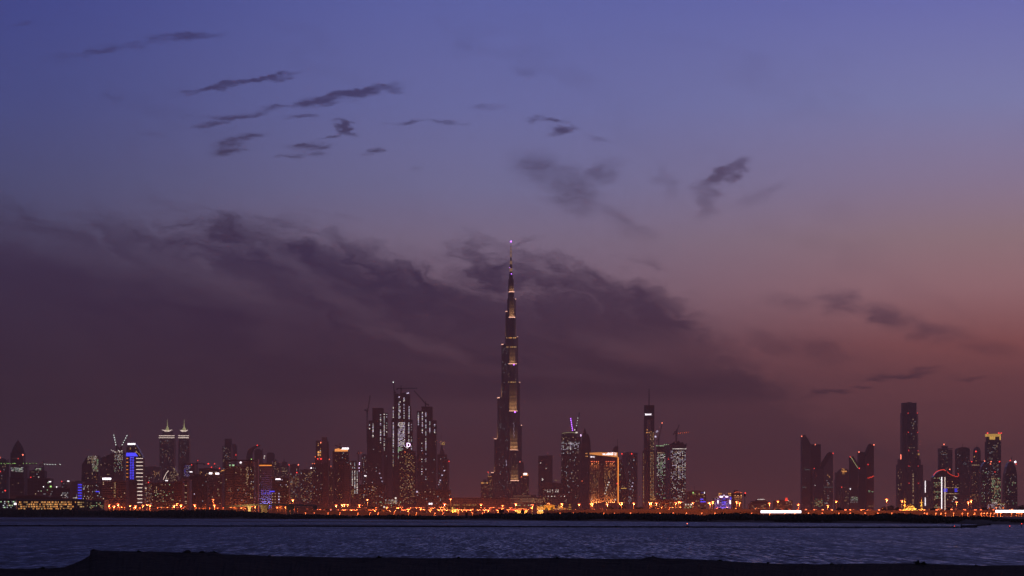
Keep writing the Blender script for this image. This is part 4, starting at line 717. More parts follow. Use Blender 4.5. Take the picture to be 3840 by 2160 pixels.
b = Bld('hook_roof_tower', 'dark tower top with hooked roof and thin mast behind the slanted crown', 6400, 2309); b.poly('wall',[(2296,None),(2297,1690),(2302,1678),(2309,1673),(2318,1672),(2319,None)],22,'dark_concrete'); b.line('mast',[(2316,1673),(2316,1646)],.8,'black_steel',y=6); b.done()
b = Bld('sail_tower', 'dark tower with one long curved flank', 5600, 2338); b.poly('wall',[(2321,None),(2321,1728),(2324,1724),(2332,1722),(2337,1740),(2343,1765),(2349,1800),(2353,1840),(2355,None)],26,'dark_glass'); b.line('ridge_pale_edge',[(2332,1722),(2337,1740),(2343,1765),(2349,1800)],.5,'sail_white',y=-.3); b.win(2323,2334,1735,1890,4,36,.08,'w_warm w_cool',y=-.5); b.win(2334,2350,1820,1890,5,16,.14,'w_warm w_orange',y=-.5); b.strip('lit_floor',2329,2349,1830.5,1832.5,'e_gold'); b.strip('lit_floor',2321,2328,1779,1782,'e_yel'); b.done()
b = simple('corner_beacon_tower', 'grey tower with red beacons at its roof corners and violet lamp string', 6500, 2333, 2391, 1699, 'grey_slab', wins=W(2352,2376,1705,1890,8,44,.05,'w_cool w_warm')); b.box('dark_bay',2376,2386,1702,None,.8,'dark_glass',y0=-.9); b.beacon(2332,1702,'e_red',2.3); b.beacon(2369,1702,'e_red',2.3); b.win(2356,2367,1862,1885,4,6,.6,'w_cool'); b.dots([(2373,1811),(2370,1824),(2365,1834)],'w_lilac',2,y=-2); b.dots([(2377,1722),(2377,1726)],'w_cool',1.5,y=-1.5); b.done()
# tower with the slot and mast
b = Bld('slotted_tower', 'slender tower with slotted head, tall mast and white EMAAR sign', 6000, 2435); b.box('wall',2411,2430,1690,None,26,'tan_stone'); b.box('wall',2438,2458,1690,None,26,'tan_stone'); b.box('centre_bay',2430,2438,1650,None,20,'dark_glass',y0=3); b.box('leg',2416,2429,1572,1689.9,24,'steel_skin',y0=1); b.box('leg',2440,2454,1572,1689.9,24,'steel_skin',y0=1); b.box('centre_column',2433,2437,1572,1649.9,10,'dark_concrete',y0=8); b.box('head',2417,2454,1519,1571.9,22,'dark_concrete',y0=2)
b.box('head_panel',2421,2450,1556,1571.5,.8,'dark_glass',y0=1.1); b.rev('mast',2435,[(1.7,1519.2),(1.5,1480),(.9,1456)],'black_steel',y0=12,n=8); b.box('mast_fin',2433,2437,1519.2,1535,1,'black_steel',y0=.9); b.text('EMAAR',2431,1554,6.2,'e_bright',y=.7,wide=24)
for x in (2439.5,2445,2450.5): b.win(x-2,x+2,1695,1888,1,36,.8,'w_orange w_warm',fx=.6,fy=.45); b.win(x-2,x+2,1620,1688,1,13,.5 if x<2445 else .8,'w_orange w_warm w_yellow',fx=.6,fy=.45,y=.6)
b.win(2411.5,2415.5,1700,1888,1,36,.75,'w_orange w_warm',fx=.6,fy=.4); b.win(2417,2428,1700,1888,3,36,.05,'w_orange'); b.dots([(2427,1612),(2426,1622),(2434,1622),(2442,1619)],'w_gold',1.8,y=0)
b.win(2440,2456,1860,1890,5,6,.8,'w_orange w_gold',y=-.9); b.done()
crane('slanted crane with red tip lamp and white work lamps beside the slotted tower', 6700, (2470,1650,1672), ((2470,1648),(2484,1583)), (2462,1652), [(2483,1586)], 'e_redhot', 2.2)
b = Bld('frame_tower', 'unfinished tower with thin columns of white-green windows and lamp-lined roof', 6800, 2478); b.box('wall',2462,2496,1683,None,24,'dark_concrete'); b.box('roof_deck',2460,2520,1672,1675,22,'bare_concrete',y0=1); b.box('upper_frame',2463,2495,1675,1682.9,18,'dark_concrete',y0=3); b.dots([(2462+i*5,1671+(i%2)) for i in range(6)]+[(2492,1668),(2499,1667),(2506,1667),(2513,1666),(2519,1666),(2525,1665)],'w_green',1.5,y=-.5); b.dots([(2458,1637),(2462,1620),(2465,1617)],'w_lilac',3,y=0)
for i in range(7): b.win(2463+i*4.7,2466.6+i*4.7,1702,1785,1,20,.72 if i not in (2,) else .3,'w_cool w_bright w_green',fx=.7,fy=.55); b.win(2463+i*4.7,2466.6+i*4.7,1788,1870,1,20,.32,'w_cool w_green w_dim',fx=.7,fy=.5)
b.dots([(2467+i*4.5,1698) for i in range(6)],'w_warm',1.5); b.done()
b = simple('plain_slab', 'hazy blank slab between two unfinished towers', 7300, 2497, 2514, 1664, 'grey_slab', 18, roof=False); b.beacon(2507,1722,'e_red',1.6); b.done()
b = Bld('frame_tower', 'ragged-topped unfinished tower with bright white window columns', 6500, 2544); b.box('wall',2515,2572,1672,None,28,'dark_concrete'); b.poly('ragged_formwork',[(2510,1672),(2512,1665),(2520,1662),(2530,1655),(2534,1664),(2545,1652),(2552,1660),(2560,1657),(2568,1668),(2575,1662),(2575,1674),(2572,1672)],16,'black_steel',y0=4); b.dots([(2524+i*4.8,1683) for i in range(11)],'w_bright',1.6)
for i in range(12): b.win(2515.5+i*4.7,2519+i*4.7,1690,1800,1,27,(.35,.5,.35,.55,.75,.4,.85,.8,.6,.8,.4,.7)[i],'w_bright w_cool w_lilac w_warm',fx=.75,fy=.55); b.win(2515.5+i*4.7,2519+i*4.7,1806,1885,1,20,.25,'w_cool w_warm w_bright',fx=.75,fy=.5)
b.done()
crane('crane with raised boom and level arm of warm lamps on the ragged tower', 6520, (2535,1628,1660), ((2537,1626),(2585,1621)), (2526,1626), seg((2544,1625),(2582,1621),6), 'e_lampw', 1.1)
crane('second thin crane with steep unlit boom on the ragged tower', 6540, (2537,1622,1660), ((2538,1620),(2547,1592)), (2530,1618))
b = simple('arcade_block', 'long low brick block with rows of warm windows', 3500, 2442, 2556, 1877, 'brick_red', wins=W(2462,2554,1882,1912,28,5,.22,'w_orange w_warm w_yellow')); b.win(2444,2460,1860,1912,5,8,.3,'w_orange',y=-.8); b.done()
b = simple('screen_office', 'low office with green and blue rooftop signs and warm window rows', 5000, 2577, 2648, 1843, 'concrete', wins=W(2579,2646,1848,1905,18,10,.12,'w_yellow w_warm')); b.line('green_emblem',[(2597,1850),(2600,1845),(2600,1850),(2597,1848)],.7,'e_green'); b.strip('blue_sign',2629,2640,1847,1849,'e_bluesoft'); b.strip('blue_sign',2640.5,2642.5,1845,1851,'e_white')
b.win(2596,2640,1853,1857,12,1,.7,'w_yellow w_orange',y=-.8); b.poly('blue_light',[(2625,1874),(2628,1870),(2636,1870),(2637,1874)],.6,'e_blue',y0=-1.2); b.strip('blue_light',2626,2646,1880,1883,'e_blue'); b.line('aerial',[(2606,1842),(2604,1822)],.35,'black_steel',y=5); b.done()
b = simple('garden_cafe', 'low building with bright greenish shop lights by the road', 3200, 2566, 2600, 1890, 'pale_stone', wins=W(2567,2599,1891,1906,9,3,.6,'w_green w_yellow')); b.dots([(2571,1892),(2581,1892),(2592,1892)],'w_bright',2.2,y=-1.5); b.done()
b = Bld('blue_lit_palace', 'stepped building washed in blue and violet light with orange corner turrets', 4200, 2712, 'building'); b.box('wall',2690,2742,1858,None,26,'tan_stone'); b.box('corner_turret',2694,2705,1851,1857.9,10,'pale_stone',y0=2); b.box('corner_turret',2730,2741,1851,1857.9,10,'pale_stone',y0=2); b.box('low_wing',2679,2690,1868,None,20,'tan_stone',y0=2)
b.dots([(2697,1851),(2704,1851),(2733,1851),(2739,1851)],'w_gold',2); b.strip('turret_light',2693,2702,1856,1857.6,'e_gold'); b.strip('turret_light',2733,2741,1856.5,1858.5,'e_gold'); b.strip('roof_light',2699,2710,1860.5,1865,'e_lilac'); b.strip('roof_light',2720,2730,1860.5,1865,'e_lilac'); b.strip('wall_light',2690,2694,1876,1888,'e_white'); b.strip('wall_light',2736,2740,1877,1890,'e_white'); b.dots([(2715,1858)],'w_lilac',2.5); b.strip('eave_light',2684,2694,1864,1866,'e_soft')
for y, x0_, x1_ in ((1871,2710,2720),(1881,2708,2724),(1884,2706,2722),(1887,2709,2722),(1892,2709,2720),(1902,2705,2726)): b.strip('neon_bar',x0_,x1_,y-.8,y+.8,'e_blue')
b.win(2680,2694,1868,1906,4,9,.5,'w_blue w_lilac w_blue',y=-.5); b.win(2696,2740,1866,1908,14,10,.28,'w_blue w_lilac w_blue',y=-.5); b.strip('neon_bar',2738,2742,1864,1874,'e_blue'); spot(b.root,(b.x(2715),-14,3),(b.x(2715),0,b.z(1880)),45000,(.3,.2,1),120); b.done()
b = Bld('uplit_block', 'brown block crowned by six uplit pilasters', 4500, 2762, 'building'); b.box('wall',2742,2783,1848,None,26,'brick_red'); b.box('roof_plant',2755,2768,1838,1847.9,12,'dark_concrete',y0=5)
for i,x in enumerate((2756,2761,2766,2770,2776,2781)): b.box('pilaster',x-1,x+1,1846,None,1,'pale_stone',y0=-1.1); b.beacon(x,1847 if i not in (1,2,3) else 1845,'e_lampw',1.1,y=-2); spot(b.root,(b.x(x),-3,b.z(1850)),(b.x(x),-1,b.z(1868)),5000,(1,.5,.2),50,.5,.3)
b.win(2744,2782,1856,1905,10,10,.05,'w_orange w_warm'); b.done()
b = Bld('radio_mast', 'thin dark mast with drum platform and red lamp on top', 2600, 2793, 'mast'); b.rev('pole',2793,[(1.1,1912),(.8,1858)],'black_steel',y0=0,n=8); b.rev('platform',2793,[(2,1862),(4,1860),(4,1854),(3,1851)],'black_steel',y0=0,n=10,smooth=False); b.rev('collar',2793,[(5,1859),(5,1857.5)],'black_steel',y0=0,n=10,smooth=False); b.beacon(2795,1849,'e_red',2.5,y=0); b.done()
b = Bld('pagoda_hall', 'low wide hall under a tiered roof edged with white lamps', 4800, 2850, 'building'); b.box('wall',2812,2888,1889,None,40,'concrete'); b.poly('tiered_roof',[(2816,1889),(2822,1880),(2838,1877),(2843,1873),(2868,1873),(2873,1877),(2880,1881),(2890,1889)],30,'dark_roof',y0=4); b.dots([(2842+i*3.2,1873-.6*(i%2)) for i in range(9)],'w_bright',1.2,y=3); b.line('aerial',[(2851,1872),(2851,1865)],.35,'black_steel',y=8); b.line('aerial',[(2857,1872),(2857,1866)],.35,'black_steel',y=8); b.win(2815,2886,1891,1908,16,4,.12,'w_orange w_warm'); b.done()
b = simple('red_sign_block', 'hazy orange block with round red sign on its roof', 4500, 2904, 2972, 1878, 'tan_stone', wins=W(2906,2970,1880,1908,18,6,.16,'w_orange w_warm')); b.rev('sign_disc',2949,[(4,1867),(4.4,1869),(3,1871)],'e_redsign',y0=-1,n=12); b.poly('red_sign',[(2943,1878),(2944,1873),(2948,1871),(2954,1873),(2956,1878)],1,'e_redsign',y0=-1.5); b.dots([(2956,1878)],'w_bright',1.6,y=-2); b.done()
# two clusters of angular slant-topped towers
b = Bld('slant_top_tower', 'tall angular tower whose roof slants down towards its darker neighbour', 6500, 3022); b.poly('wall',[(3006,None),(3006,1633),(3019,1633),(3024,1640),(3038,1665),(3038,None)],24,'grey_slab'); b.poly('slanted_roof',[(3010,1632.4),(3020,1631.5),(3041,1667),(3038,1665.5),(3019,1632.6)],28,'dark_roof',y0=-.6); b.line('roof_rig',[(3015,1631),(3022,1630)],.5,'black_steel',y=4); b.beacon(3006,1636,'e_redhot',2.4); b.strip('lit_floor',3018,3037,1760.5,1762.5,'e_panel'); b.strip('lit_floor',3008,3022,1826,1828,'e_panel'); b.win(3008,3036,1640,1890,7,60,.01,'w_dim'); b.done()
b = Bld('flat_top_tower', 'very dark flat-topped tower between two slant-topped ones', 6560, 3058); b.box('wall',3038.3,3078,1666,None,24,'dark_glass'); b.beacon(3057,1667,'e_redhot',2.2); b.beacon(3052,1758,'e_red',2.0,y=-6); b.win(3058,3083,1757,1763,10,2,.5,'w_green w_cool',y=-4); b.done()
b = Bld('low_glass_block', 'mid-height grey block with greenish lit lower floors', 6450, 3066, 'building'); b.box('wall',3050,3087,1758,None,20,'steel_skin',y0=-2); b.win(3053,3086,1870,1900,12,10,.4,'w_green w_yellow w_gold',y=-2.6); b.win(3040,3080,1883,1886,14,1,.7,'w_yellow',y=-3); b.dots([(3056,1820)],'w_bright',1.4,y=-3); b.done()
b = Bld('slant_top_tower', 'angular tower whose roof rises steeply away from the dark flat-topped one', 6520, 3102); b.poly('wall',[(3089,None),(3089,1752),(3104,1728),(3121,1700),(3124,1701),(3124,None)],24,'grey_slab'); b.poly('slanted_roof',[(3077,1748),(3080,1738),(3104,1700),(3112,1695),(3123,1699),(3121,1702),(3090,1752)],20,'dark_roof',y0=-.6); b.poly('dark_side',[(3078,None),(3078,1746),(3088.8,1752),(3088.8,None)],20,'dark_glass',y0=1); b.beacon(3124,1700,'e_red',2.3); b.strip('lit_floor',3089,3123,1826,1828,'e_panel'); b.dots([(3104,1782),(3109,1786),(3111,1789)],'w_orange',1.6); b.win(3091,3123,1800,1890,8,22,.05,'w_cool w_warm'); b.win(3092,3108,1884,1890,6,2,.8,'w_cool w_bright'); b.done()
b = Bld('stepped_gold_tower', 'older stepped tower with cluster of gold lamps at the top', 7400, 3160); b.box('wall',3133,3188,1800,None,30,'tan_stone'); b.box('upper_stage',3135,3188,1772,1799.9,26,'tan_stone',y0=2); b.poly('domed_top',[(3140,1772),(3146,1764),(3156,1757),(3172,1757),(3182,1764),(3187,1772)],18,'tan_stone',y0=4); b.rev('front_spirelet',3157,[(8,None),(8,1838),(5,1833),(1,1829),(.4,1810)],'dark_concrete',y0=-6,n=8)
g_ = random.Random(5); b.dots([(g_.gauss(3164,5), g_.gauss(1768,4)) for _ in range(34)],'w_gold',1.2,y=1); b.win(3135,3187,1826,1895,12,18,.14,'w_orange w_warm'); b.beacon(3155,1827,'e_red',1.6,y=-8); b.done()
b = Bld('slant_top_tower', 'angular tower with pale green line along its descending roof', 6500, 3203); b.poly('wall',[(3188,None),(3188,1713),(3192,1713),(3217,1754),(3217,None)],24,'dark_concrete'); b.line('roof_line',[(3190,1713),(3217,1755)],1.0,'e_yel',y=-1); b.line('roof_line',[(3200,1714),(3217,1741)],.7,'e_yel',y=10); b.poly('slanted_roof',[(3192,1712),(3201,1711),(3219,1742),(3219,1756)],18,'dark_roof',y0=1); b.beacon(3188,1713,'e_red',2.0); b.beacon(3222,1756,'e_red',2.2); b.win(3190,3217,1862,1885,9,8,.55,'w_cool w_bright w_green'); b.strip('blue_sign',3187,3190,1831,1836,'e_white'); b.done()
b = Bld('flat_top_tower', 'dark flat-topped tower with red beacon leaning against a taller slanted one', 6550, 3234); b.box('wall',3219,3250,1695,None,22,'dark_glass'); b.box('lower_front',3219,3250,1752,None,4,'steel_skin',y0=-4.2); b.beacon(3221,1695,'e_redhot',2.5); b.beacon(3251,1756,'e_red',2.0); b.done()
b = Bld('slant_top_tower', 'tall angular tower with upswept roof and scribble of orange light', 6500, 3263); b.poly('wall',[(3250.3,None),(3250.3,1706),(3260,1684),(3268,1666),(3277,1668),(3277,None)],24,'brick_red'); b.poly('slanted_roof',[(3243,1705),(3250,1688),(3258,1668),(3262,1664),(3277,1666.5),(3269,1668),(3251,1708)],20,'dark_roof',y0=-.7); b.beacon(3277,1668,'e_redhot',2.6); b.beacon(3255,1742,'e_red',2.2); b.line('orange_scribble',[(3253,1792),(3258,1793),(3263,1789),(3268,1791),(3272,1786),(3277,1785)],1.1,'e_redsign'); b.win(3252,3276,1838,1846,6,2,.5,'w_green'); b.win(3252,3275,1896,1900,8,1,.7,'w_yellow'); b.done()
# the tall tapered tower and its court
b = Bld('tapered_supertower', 'tall dark tapering tower with stepped shoulders and dots of red lamps', 7500, 3413); b.plan('wall',[(3384,10),(3403,0),(3440,4),(3446,14),(3446,44),(3384,44)],1548,None,'dark_glass'); b.plan('head',[(3387,11),(3404,2),(3438,5),(3438,40),(3387,40)],1510,1547.9,'dark_concrete')
b.box('roof_rig',3404,3422,1507,1510,6,'black_steel',y0=14); b.box('shoulder',3367,3384,1742,None,30,'tan_stone',y0=8); b.box('shoulder',3372,3384,1722,1741.9,24,'tan_stone',y0=10); b.box('shoulder',3446.3,3463,1742,None,30,'tan_stone',y0=8); b.box('shoulder',3446.3,3455,1722,1741.9,24,'tan_stone',y0=10); b.box('shoulder',3446.3,3450,1706,1721.9,12,'tan_stone',y0=12)
b.box('centre_bay',3410,3434,1560,None,2,'blue_glass',y0=-1.2); ribs(b,3386,3402,1560,3,y=6); b.rev('side_lantern',3381,[(1.6,1722),(1.6,1708),(.5,1702)],'e_redhot',y0=14,n=6); b.rev('side_lantern',3448,[(1.6,1706),(1.4,1700)],'e_gold',y0=12,n=6)
b.win(3421,3427,1775,1890,1,24,.75,'w_warm w_yellow w_warm',fx=.7,y=-1.7); b.win(3412,3433,1570,1770,5,44,.05,'w_dim w_cool w_warm',y=-1.7); b.dots([(3424,1573),(3425,1587),(3424,1606),(3427,1637),(3426,1646),(3410,1679),(3416,1679),(3424,1679),(3428,1679)],'w_warm',1.2,y=-2)
for x0_, x1_ in ((3405,3441),(3408,3443)): pass
for x, y in ((3405,1549),(3440,1549),(3406,1621),(3441,1621),(3407,1690),(3442,1690),(3408,1748),(3443,1748),(3409,1812),(3444,1812)): b.beacon(x,y,'e_red',1.5,y=-2)
b.win(3368,3383,1760,1890,3,30,.08,'w_warm w_orange',y=7.5); b.done()
b = simple('lamp_edge_block', 'dim block edged by a broken white vertical light', 7000, 3464, 3498, 1805, 'concrete', wins=W(3472,3497,1810,1890,7,18,.05,'w_dim w_warm')); b.strip('vertical_light',3468,3471,1803,1847,'e_white'); b.strip('vertical_light',3468,3471,1866,1896,'e_white'); b.done()
b = Bld('wave_roof_block', 'glass block with orange neon wave on the roof, white light columns and blue letters', 5200, 3550, 'building'); b.poly('wall',[(3500,None),(3500,1790),(3510,1776),(3524,1766),(3540,1762),(3552,1768),(3564,1778),(3580,1784),(3598,1786),(3600,None)],30,'dark_glass')
b.line('neon_wave',[(3500,1783),(3504,1776),(3511,1769),(3521,1764),(3532,1761.5),(3541,1762),(3546,1766)],.9,'e_redsign',y=-1); b.line('neon_wave',[(3551,1768),(3556,1773),(3562,1778),(3572,1783),(3584,1787),(3592,1787),(3595,1783),(3594,1777),(3591,1774)],.9,'e_redsign',y=-1)
b.strip('light_column',3529.5,3532.5,1789,1908,'e_white'); b.strip('light_column',3542,3544.5,1789,1912,'e_line'); b.text('GHD',3545,1838,12,'e_blue',y=-2.2,wide=14); b.text('DC',3585,1838,12,'e_blue',y=-1.2,wide=10); b.win(3502,3528,1790,1905,8,20,.16,'w_yellow w_warm w_green',rowp=.2); b.win(3548,3597,1792,1905,14,20,.06,'w_yellow w_warm',rowp=.12); b.dots([(3578,1862),(3582,1866),(3576,1872),(3571,1880),(3586,1868)],'w_bright',1.8,y=-2); b.beacon(3561,1760,'e_redhot',2.2); b.done()
b = Bld('split_slab_tower', 'grey split slab tower with small disc roof and red lamp', 7000, 3547); b.box('wall',3522,3555,1684,None,24,'blue_glass'); b.box('wall',3556.5,3572,1687,None,22,'blue_glass',y0=2); b.box('edge_fin',3555,3556.5,1680,None,26,'grey_slab',y0=-.5); b.box('roof_cap',3521,3573,1681,1683.9,26,'grey_slab',y0=-.6); b.box('cross_band',3556.6,3572.5,1727,1733,.8,'grey_slab',y0=1.2); b.rev('roof_disc',3545,[(8,1680.8),(13,1676),(13,1673),(4,1672)],'concrete',y0=12); b.beacon(3543,1666,'e_redhot',2.6,y=12); b.line('mast',[(3543,1672),(3543,1667)],.5,'black_steel',y=12); b.win(3524,3553,1688,1790,8,28,.12,'w_dim w_cool w_warm'); b.done()
b = Bld('barrel_top_tower', 'dark round-shouldered tower with antenna', 7000, 3612); b.poly('wall',[(3588,None),(3588,1686),(3594,1680),(3606,1677),(3620,1677),(3632,1680),(3637,1684),(3637,None)],30,'dark_concrete'); b.line('antenna',[(3612,1677),(3612,1664)],.6,'black_steel',y=10); b.win(3590,3635,1690,1890,12,50,.04,'w_cool w_dim'); b.fins('balcony_bands',3589,3636,1720,1890,40,'concrete',t=.35,out=.8); b.done()
b = Bld('dome_top_tower', 'dark tower with tall domed turret and red lamp', 7050, 3666); b.box('wall',3642,3690,1728,None,30,'dark_concrete'); b.rev('domed_turret',3667,[(14.5,1728.2),(14.5,1692),(13,1685),(9,1679),(4,1676),(.8,1675),(.5,1664)],'concrete',y0=14); b.beacon(3659,1693,'e_red',2.8,y=-2); b.beacon(3635,1731,'e_red',2.2); b.beacon(3643,1731,'e_red',2.4); b.dots([(3645+i*2.6,1744) for i in range(11)],'w_warm',1.0); b.win(3644,3672,1750,1890,9,34,.1,'w_warm w_orange w_dim'); b.dots([(3654,1712),(3652,1714),(3660,1728),(3640,1862),(3655,1855),(3648,1857)],'w_orange',1.6,y=-1.5); b.done()
b = Bld('pointed_arch_tower', 'dark tower with rounded bullet top before the gold-crowned tower', 6000, 3696); b.poly('wall',[(3678,None),(3679,1770),(3682,1750),(3688,1738),(3696,1732),(3704,1738),(3711,1750),(3714,1770),(3715,None)],26,'dark_glass'); b.beacon(3692,1729,'e_redhot',2.4); b.win(3681,3713,1755,1890,8,34,.1,'w_cool w_warm w_green'); b.done()
b = Bld('gold_crown_tower', 'tower with blazing gold crown and banks of lit office floors', 6500, 3727); b.box('wall',3701,3754,1655,None,30,'dark_concrete'); b.box('crown',3702,3754,1627,1637,26,'e_gold',y0=2); b.box('crown_bay',3712,3733,1637.1,1648,10,'e_gold',y0=4); b.box('crown_bay',3750,3754,1637.1,1649,10,'e_gold',y0=4); b.box('top_stage',3704,3752,1637.1,1654.9,20,'dark_concrete',y0=6)
b.fins('crown_mullions',3702,3754,1627,1637,14,'dark_concrete',hor=False,t=.12,out=.5,y=2); b.box('side_panel',3745,3750,1665,1697,1,'grey_slab',y0=-1.2)
for x in (3704,3746,3755): b.line('lamp_mast',[(x,1627),(x,1624)],.4,'black_steel',y=3); b.beacon(x,1624,'e_red',2.8,y=2)
b.beacon(3748,1731,'e_red',2.5); b.beacon(3731,1770,'e_red',2.0); b.beacon(3716,1731,'e_redhot',2.2); b.beacon(3714,1740,'e_redhot',2.0); b.win(3703,3744,1660,1790,11,32,.16,'w_warm w_dim w_cool'); b.win(3717,3753,1792,1885,10,22,.55,'w_yellow w_warm w_green',fx=.7); b.done()
b = Bld('bullet_tower', 'dark bullet-shaped tower with a round white lamp near its tip', 6000, 3790); b.poly('wall',[(3766,None),(3767,1810),(3770,1775),(3775,1752),(3782,1735),(3790,1731),(3800,1735),(3809,1752),(3813,1775),(3815,1810),(3816,None)],28,'dark_glass'); b.beacon(3807,1732,'e_bright',4.0); b.beacon(3788,1727,'e_red',2.6); b.beacon(3810,1740,'e_red',2.0); b.line('antenna',[(3793,1730),(3798,1708)],.5,'black_steel',y=6); b.line('antenna',[(3792,1730),(3795,1714)],.5,'black_steel',y=6); b.win(3769,3813,1770,1895,12,32,.1,'w_cool w_warm w_green'); b.done()
b = simple('hotel_porch', 'low block with white canopy lights and a slanting beam', 4200, 3700, 3775, 1886, 'concrete', wins=W(3702,3773,1890,1908,18,4,.3,'w_cool w_bright w_lilac')); b.dots([(3721+i*4,1886-(i%2)) for i in range(5)],'w_bright',1.8,y=-1.5); b.line('canopy_light',[(3744,1889),(3756,1890),(3764,1893),(3768,1888)],.8,'e_yel'); b.done()
b = simple('edge_block', 'low dark block half hidden at the foot of the bullet-shaped tower', 4600, 3822, 3880, 1897, 'dark_concrete', wins=W(3824,3850,1899,1910,8,2,.2,'w_warm')); b.done()
# mosque
b = Bld('mosque', 'small golden floodlit mosque with dome and two minarets', 3000, 3427, 'mosque'); b.box('prayer_hall',3400,3436,1906,None,16,'gold_stone'); b.box('upper_hall',3405,3431,1899,1905.9,12,'gold_stone',y0=2); b.rev('dome',3418,[(10,1899.3),(10.5,1896),(7,1891.5),(2,1889),(.3,1886)],'gold_stone',y0=8); b.box('court_wall',3382,3400,1911,None,10,'gold_stone',y0=2); b.box('court_wall',3436,3472,1911,None,10,'gold_stone',y0=2)
for x in (3396,3459):
    b.rev('minaret',x,[(3.6,1912),(3.4,1899.5),(4.6,1899),(4.6,1897),(2.8,1896),(2.6,1884.5),(4.2,1884),(4.2,1881.5),(2.2,1881),(2.0,1874),(2.6,1873),(1.2,1869),(.3,1865)],'gold_stone',y0=6,n=10)
    for y in (1898,1883): b.rev('balcony_lamp',x,[(4.8,y+.6),(4.8,y-.6)],'e_gold',y0=6,n=10)
    for dz in (1910,1895,1880): lamp_light(b.root,(b.x(x),-1,b.z(dz)),2200,(1,.6,.15))
for x in (3404,3412,3424,3432,3446,3388): lamp_light(b.root,(b.x(x),-4,b.z(1911)),1800,(1,.6,.15))
b.win(3402,3434,1907,1914,10,2,.7,'w_gold w_yellow'); b.done()
# golden gateway and shops on the shore road
b = Bld('arched_gateway', 'golden floodlit gateway pavilion with two pointed arches', 3000, 2060, 'building'); b.box('wall',2040,2079,1897,None,12,'gold_stone',y0=1)
for x in (2049,2070): b.poly('archway',[(x-5,None),(x-5,1909),(x-3,1904),(x,1901),(x+3,1904),(x+5,1909),(x+5,None)],.5,'dark_roof',y0=.4)
b.box('cornice',2038,2081,1894,1896.9,15,'gold_stone',y0=-.5); b.box('roof_pavilion',2050,2070,1890,1893.9,8,'gold_stone',y0=3); b.strip('cornice_light',2040,2079,1894.2,1895,'e_gold')
for x in (2042,2060,2078): lamp_light(b.root,(b.x(x),-6,1.5),4200,(1,.5,.08))
b.done()
def shop(lab, D, x0, x1, yt, mat, lights, pw, c=(1,.45,.08), wins=None):
    b = Bld('roadside_shop', lab, D, (x0+x1)/2, 'shop'); b.box('wall',x0,x1,yt,None,14,mat); b.box('roof_slab',x0-1,x1+1,yt-1,yt-.01,15,'bare_concrete',y0=-.8)
    for x in lights: lamp_light(b.root,(b.x(x),-5,3.5),pw,c)
    if wins: b.win(*wins[0],**wins[1])
    return b
b = shop('long flat shop glowing orange with a row of red shopfronts', 2900, 1930, 1978, 1897, 'pale_stone', (1940,1955,1970), 4200); b.strip('shopfront',1914,1932,1908.5,1914,'e_redsign',y=-2.2); b.strip('shopfront',1936,1957,1908.5,1914,'e_redsign',y=-2.2); b.strip('shopfront',1962,1976,1908.5,1914,'e_redsign',y=-2.2); b.strip('canopy',1908,1978,1906,1907.5,'bare_concrete',d=3,y=-.9); b.dots([(1940,1895),(1945,1895),(1950,1895),(1967,1895),(1982,1895),(1990,1895)],'w_green',1.2); b.done()
b = shop('plain lit wall block left of the golden gateway', 2950, 2014, 2038, 1898, 'pale_stone', (2020,2032), 3600, wins=W(2014,2038,1912,1917,8,1,.9,'w_cool w_lilac')); b.dots([(2026,1896),(2030,1896)],'w_green',1.1); b.done()
b = shop('tall lit shop cube right of the golden gateway', 2900, 2092, 2112, 1894, 'pale_stone', (2097,2107), 3600, wins=W(2093,2111,1896,1912,4,5,.3,'w_gold')); b.done()
b = shop('low orange-lit kiosk row right of the golden gateway', 2850, 2079, 2128, 1907, 'tan_stone', (2085,2118), 2500, wins=W(2080,2127,1909,1915,14,2,.5,'w_gold w_orange')); b.strip('violet_strip',2076,2106,1915,1917,'e_lilac',y=-1.5); b.done()
b = Bld('pagoda_kiosk', 'tiny tiered tower kiosk with glowing eaves and a thin spire', 2900, 2137, 'kiosk'); b.rev('shaft',2137,[(3,None),(3,1910),(6,1909.5),(2.6,1906),(2.6,1902),(5,1901.5),(2.2,1898),(2.2,1893),(4,1892.5),(1,1889),(.3,1876)],'tan_stone',y0=2,n=8,smooth=False)
for y, r_ in ((1909.5,6),(1901.5,5),(1892.5,4)): b.rev('eave_lamp',2137,[(r_+.3,y+.6),(r_+.3,y-.3)],'e_gold',y0=2,n=8)
b.done()
b = shop('small floodlit petrol station with tall lit price column', 3000, 1688, 1722, 1910, 'tan_stone', (1697,1712), 2600); b.box('price_column',1695,1699,1901,None,2,'gold_stone',y0=-3); b.strip('price_light',1694.5,1699.5,1902,1914,'e_gold',y=-3.2); b.strip('logo_light',1713,1717,1906,1911,'e_redsign',y=-2); b.done()
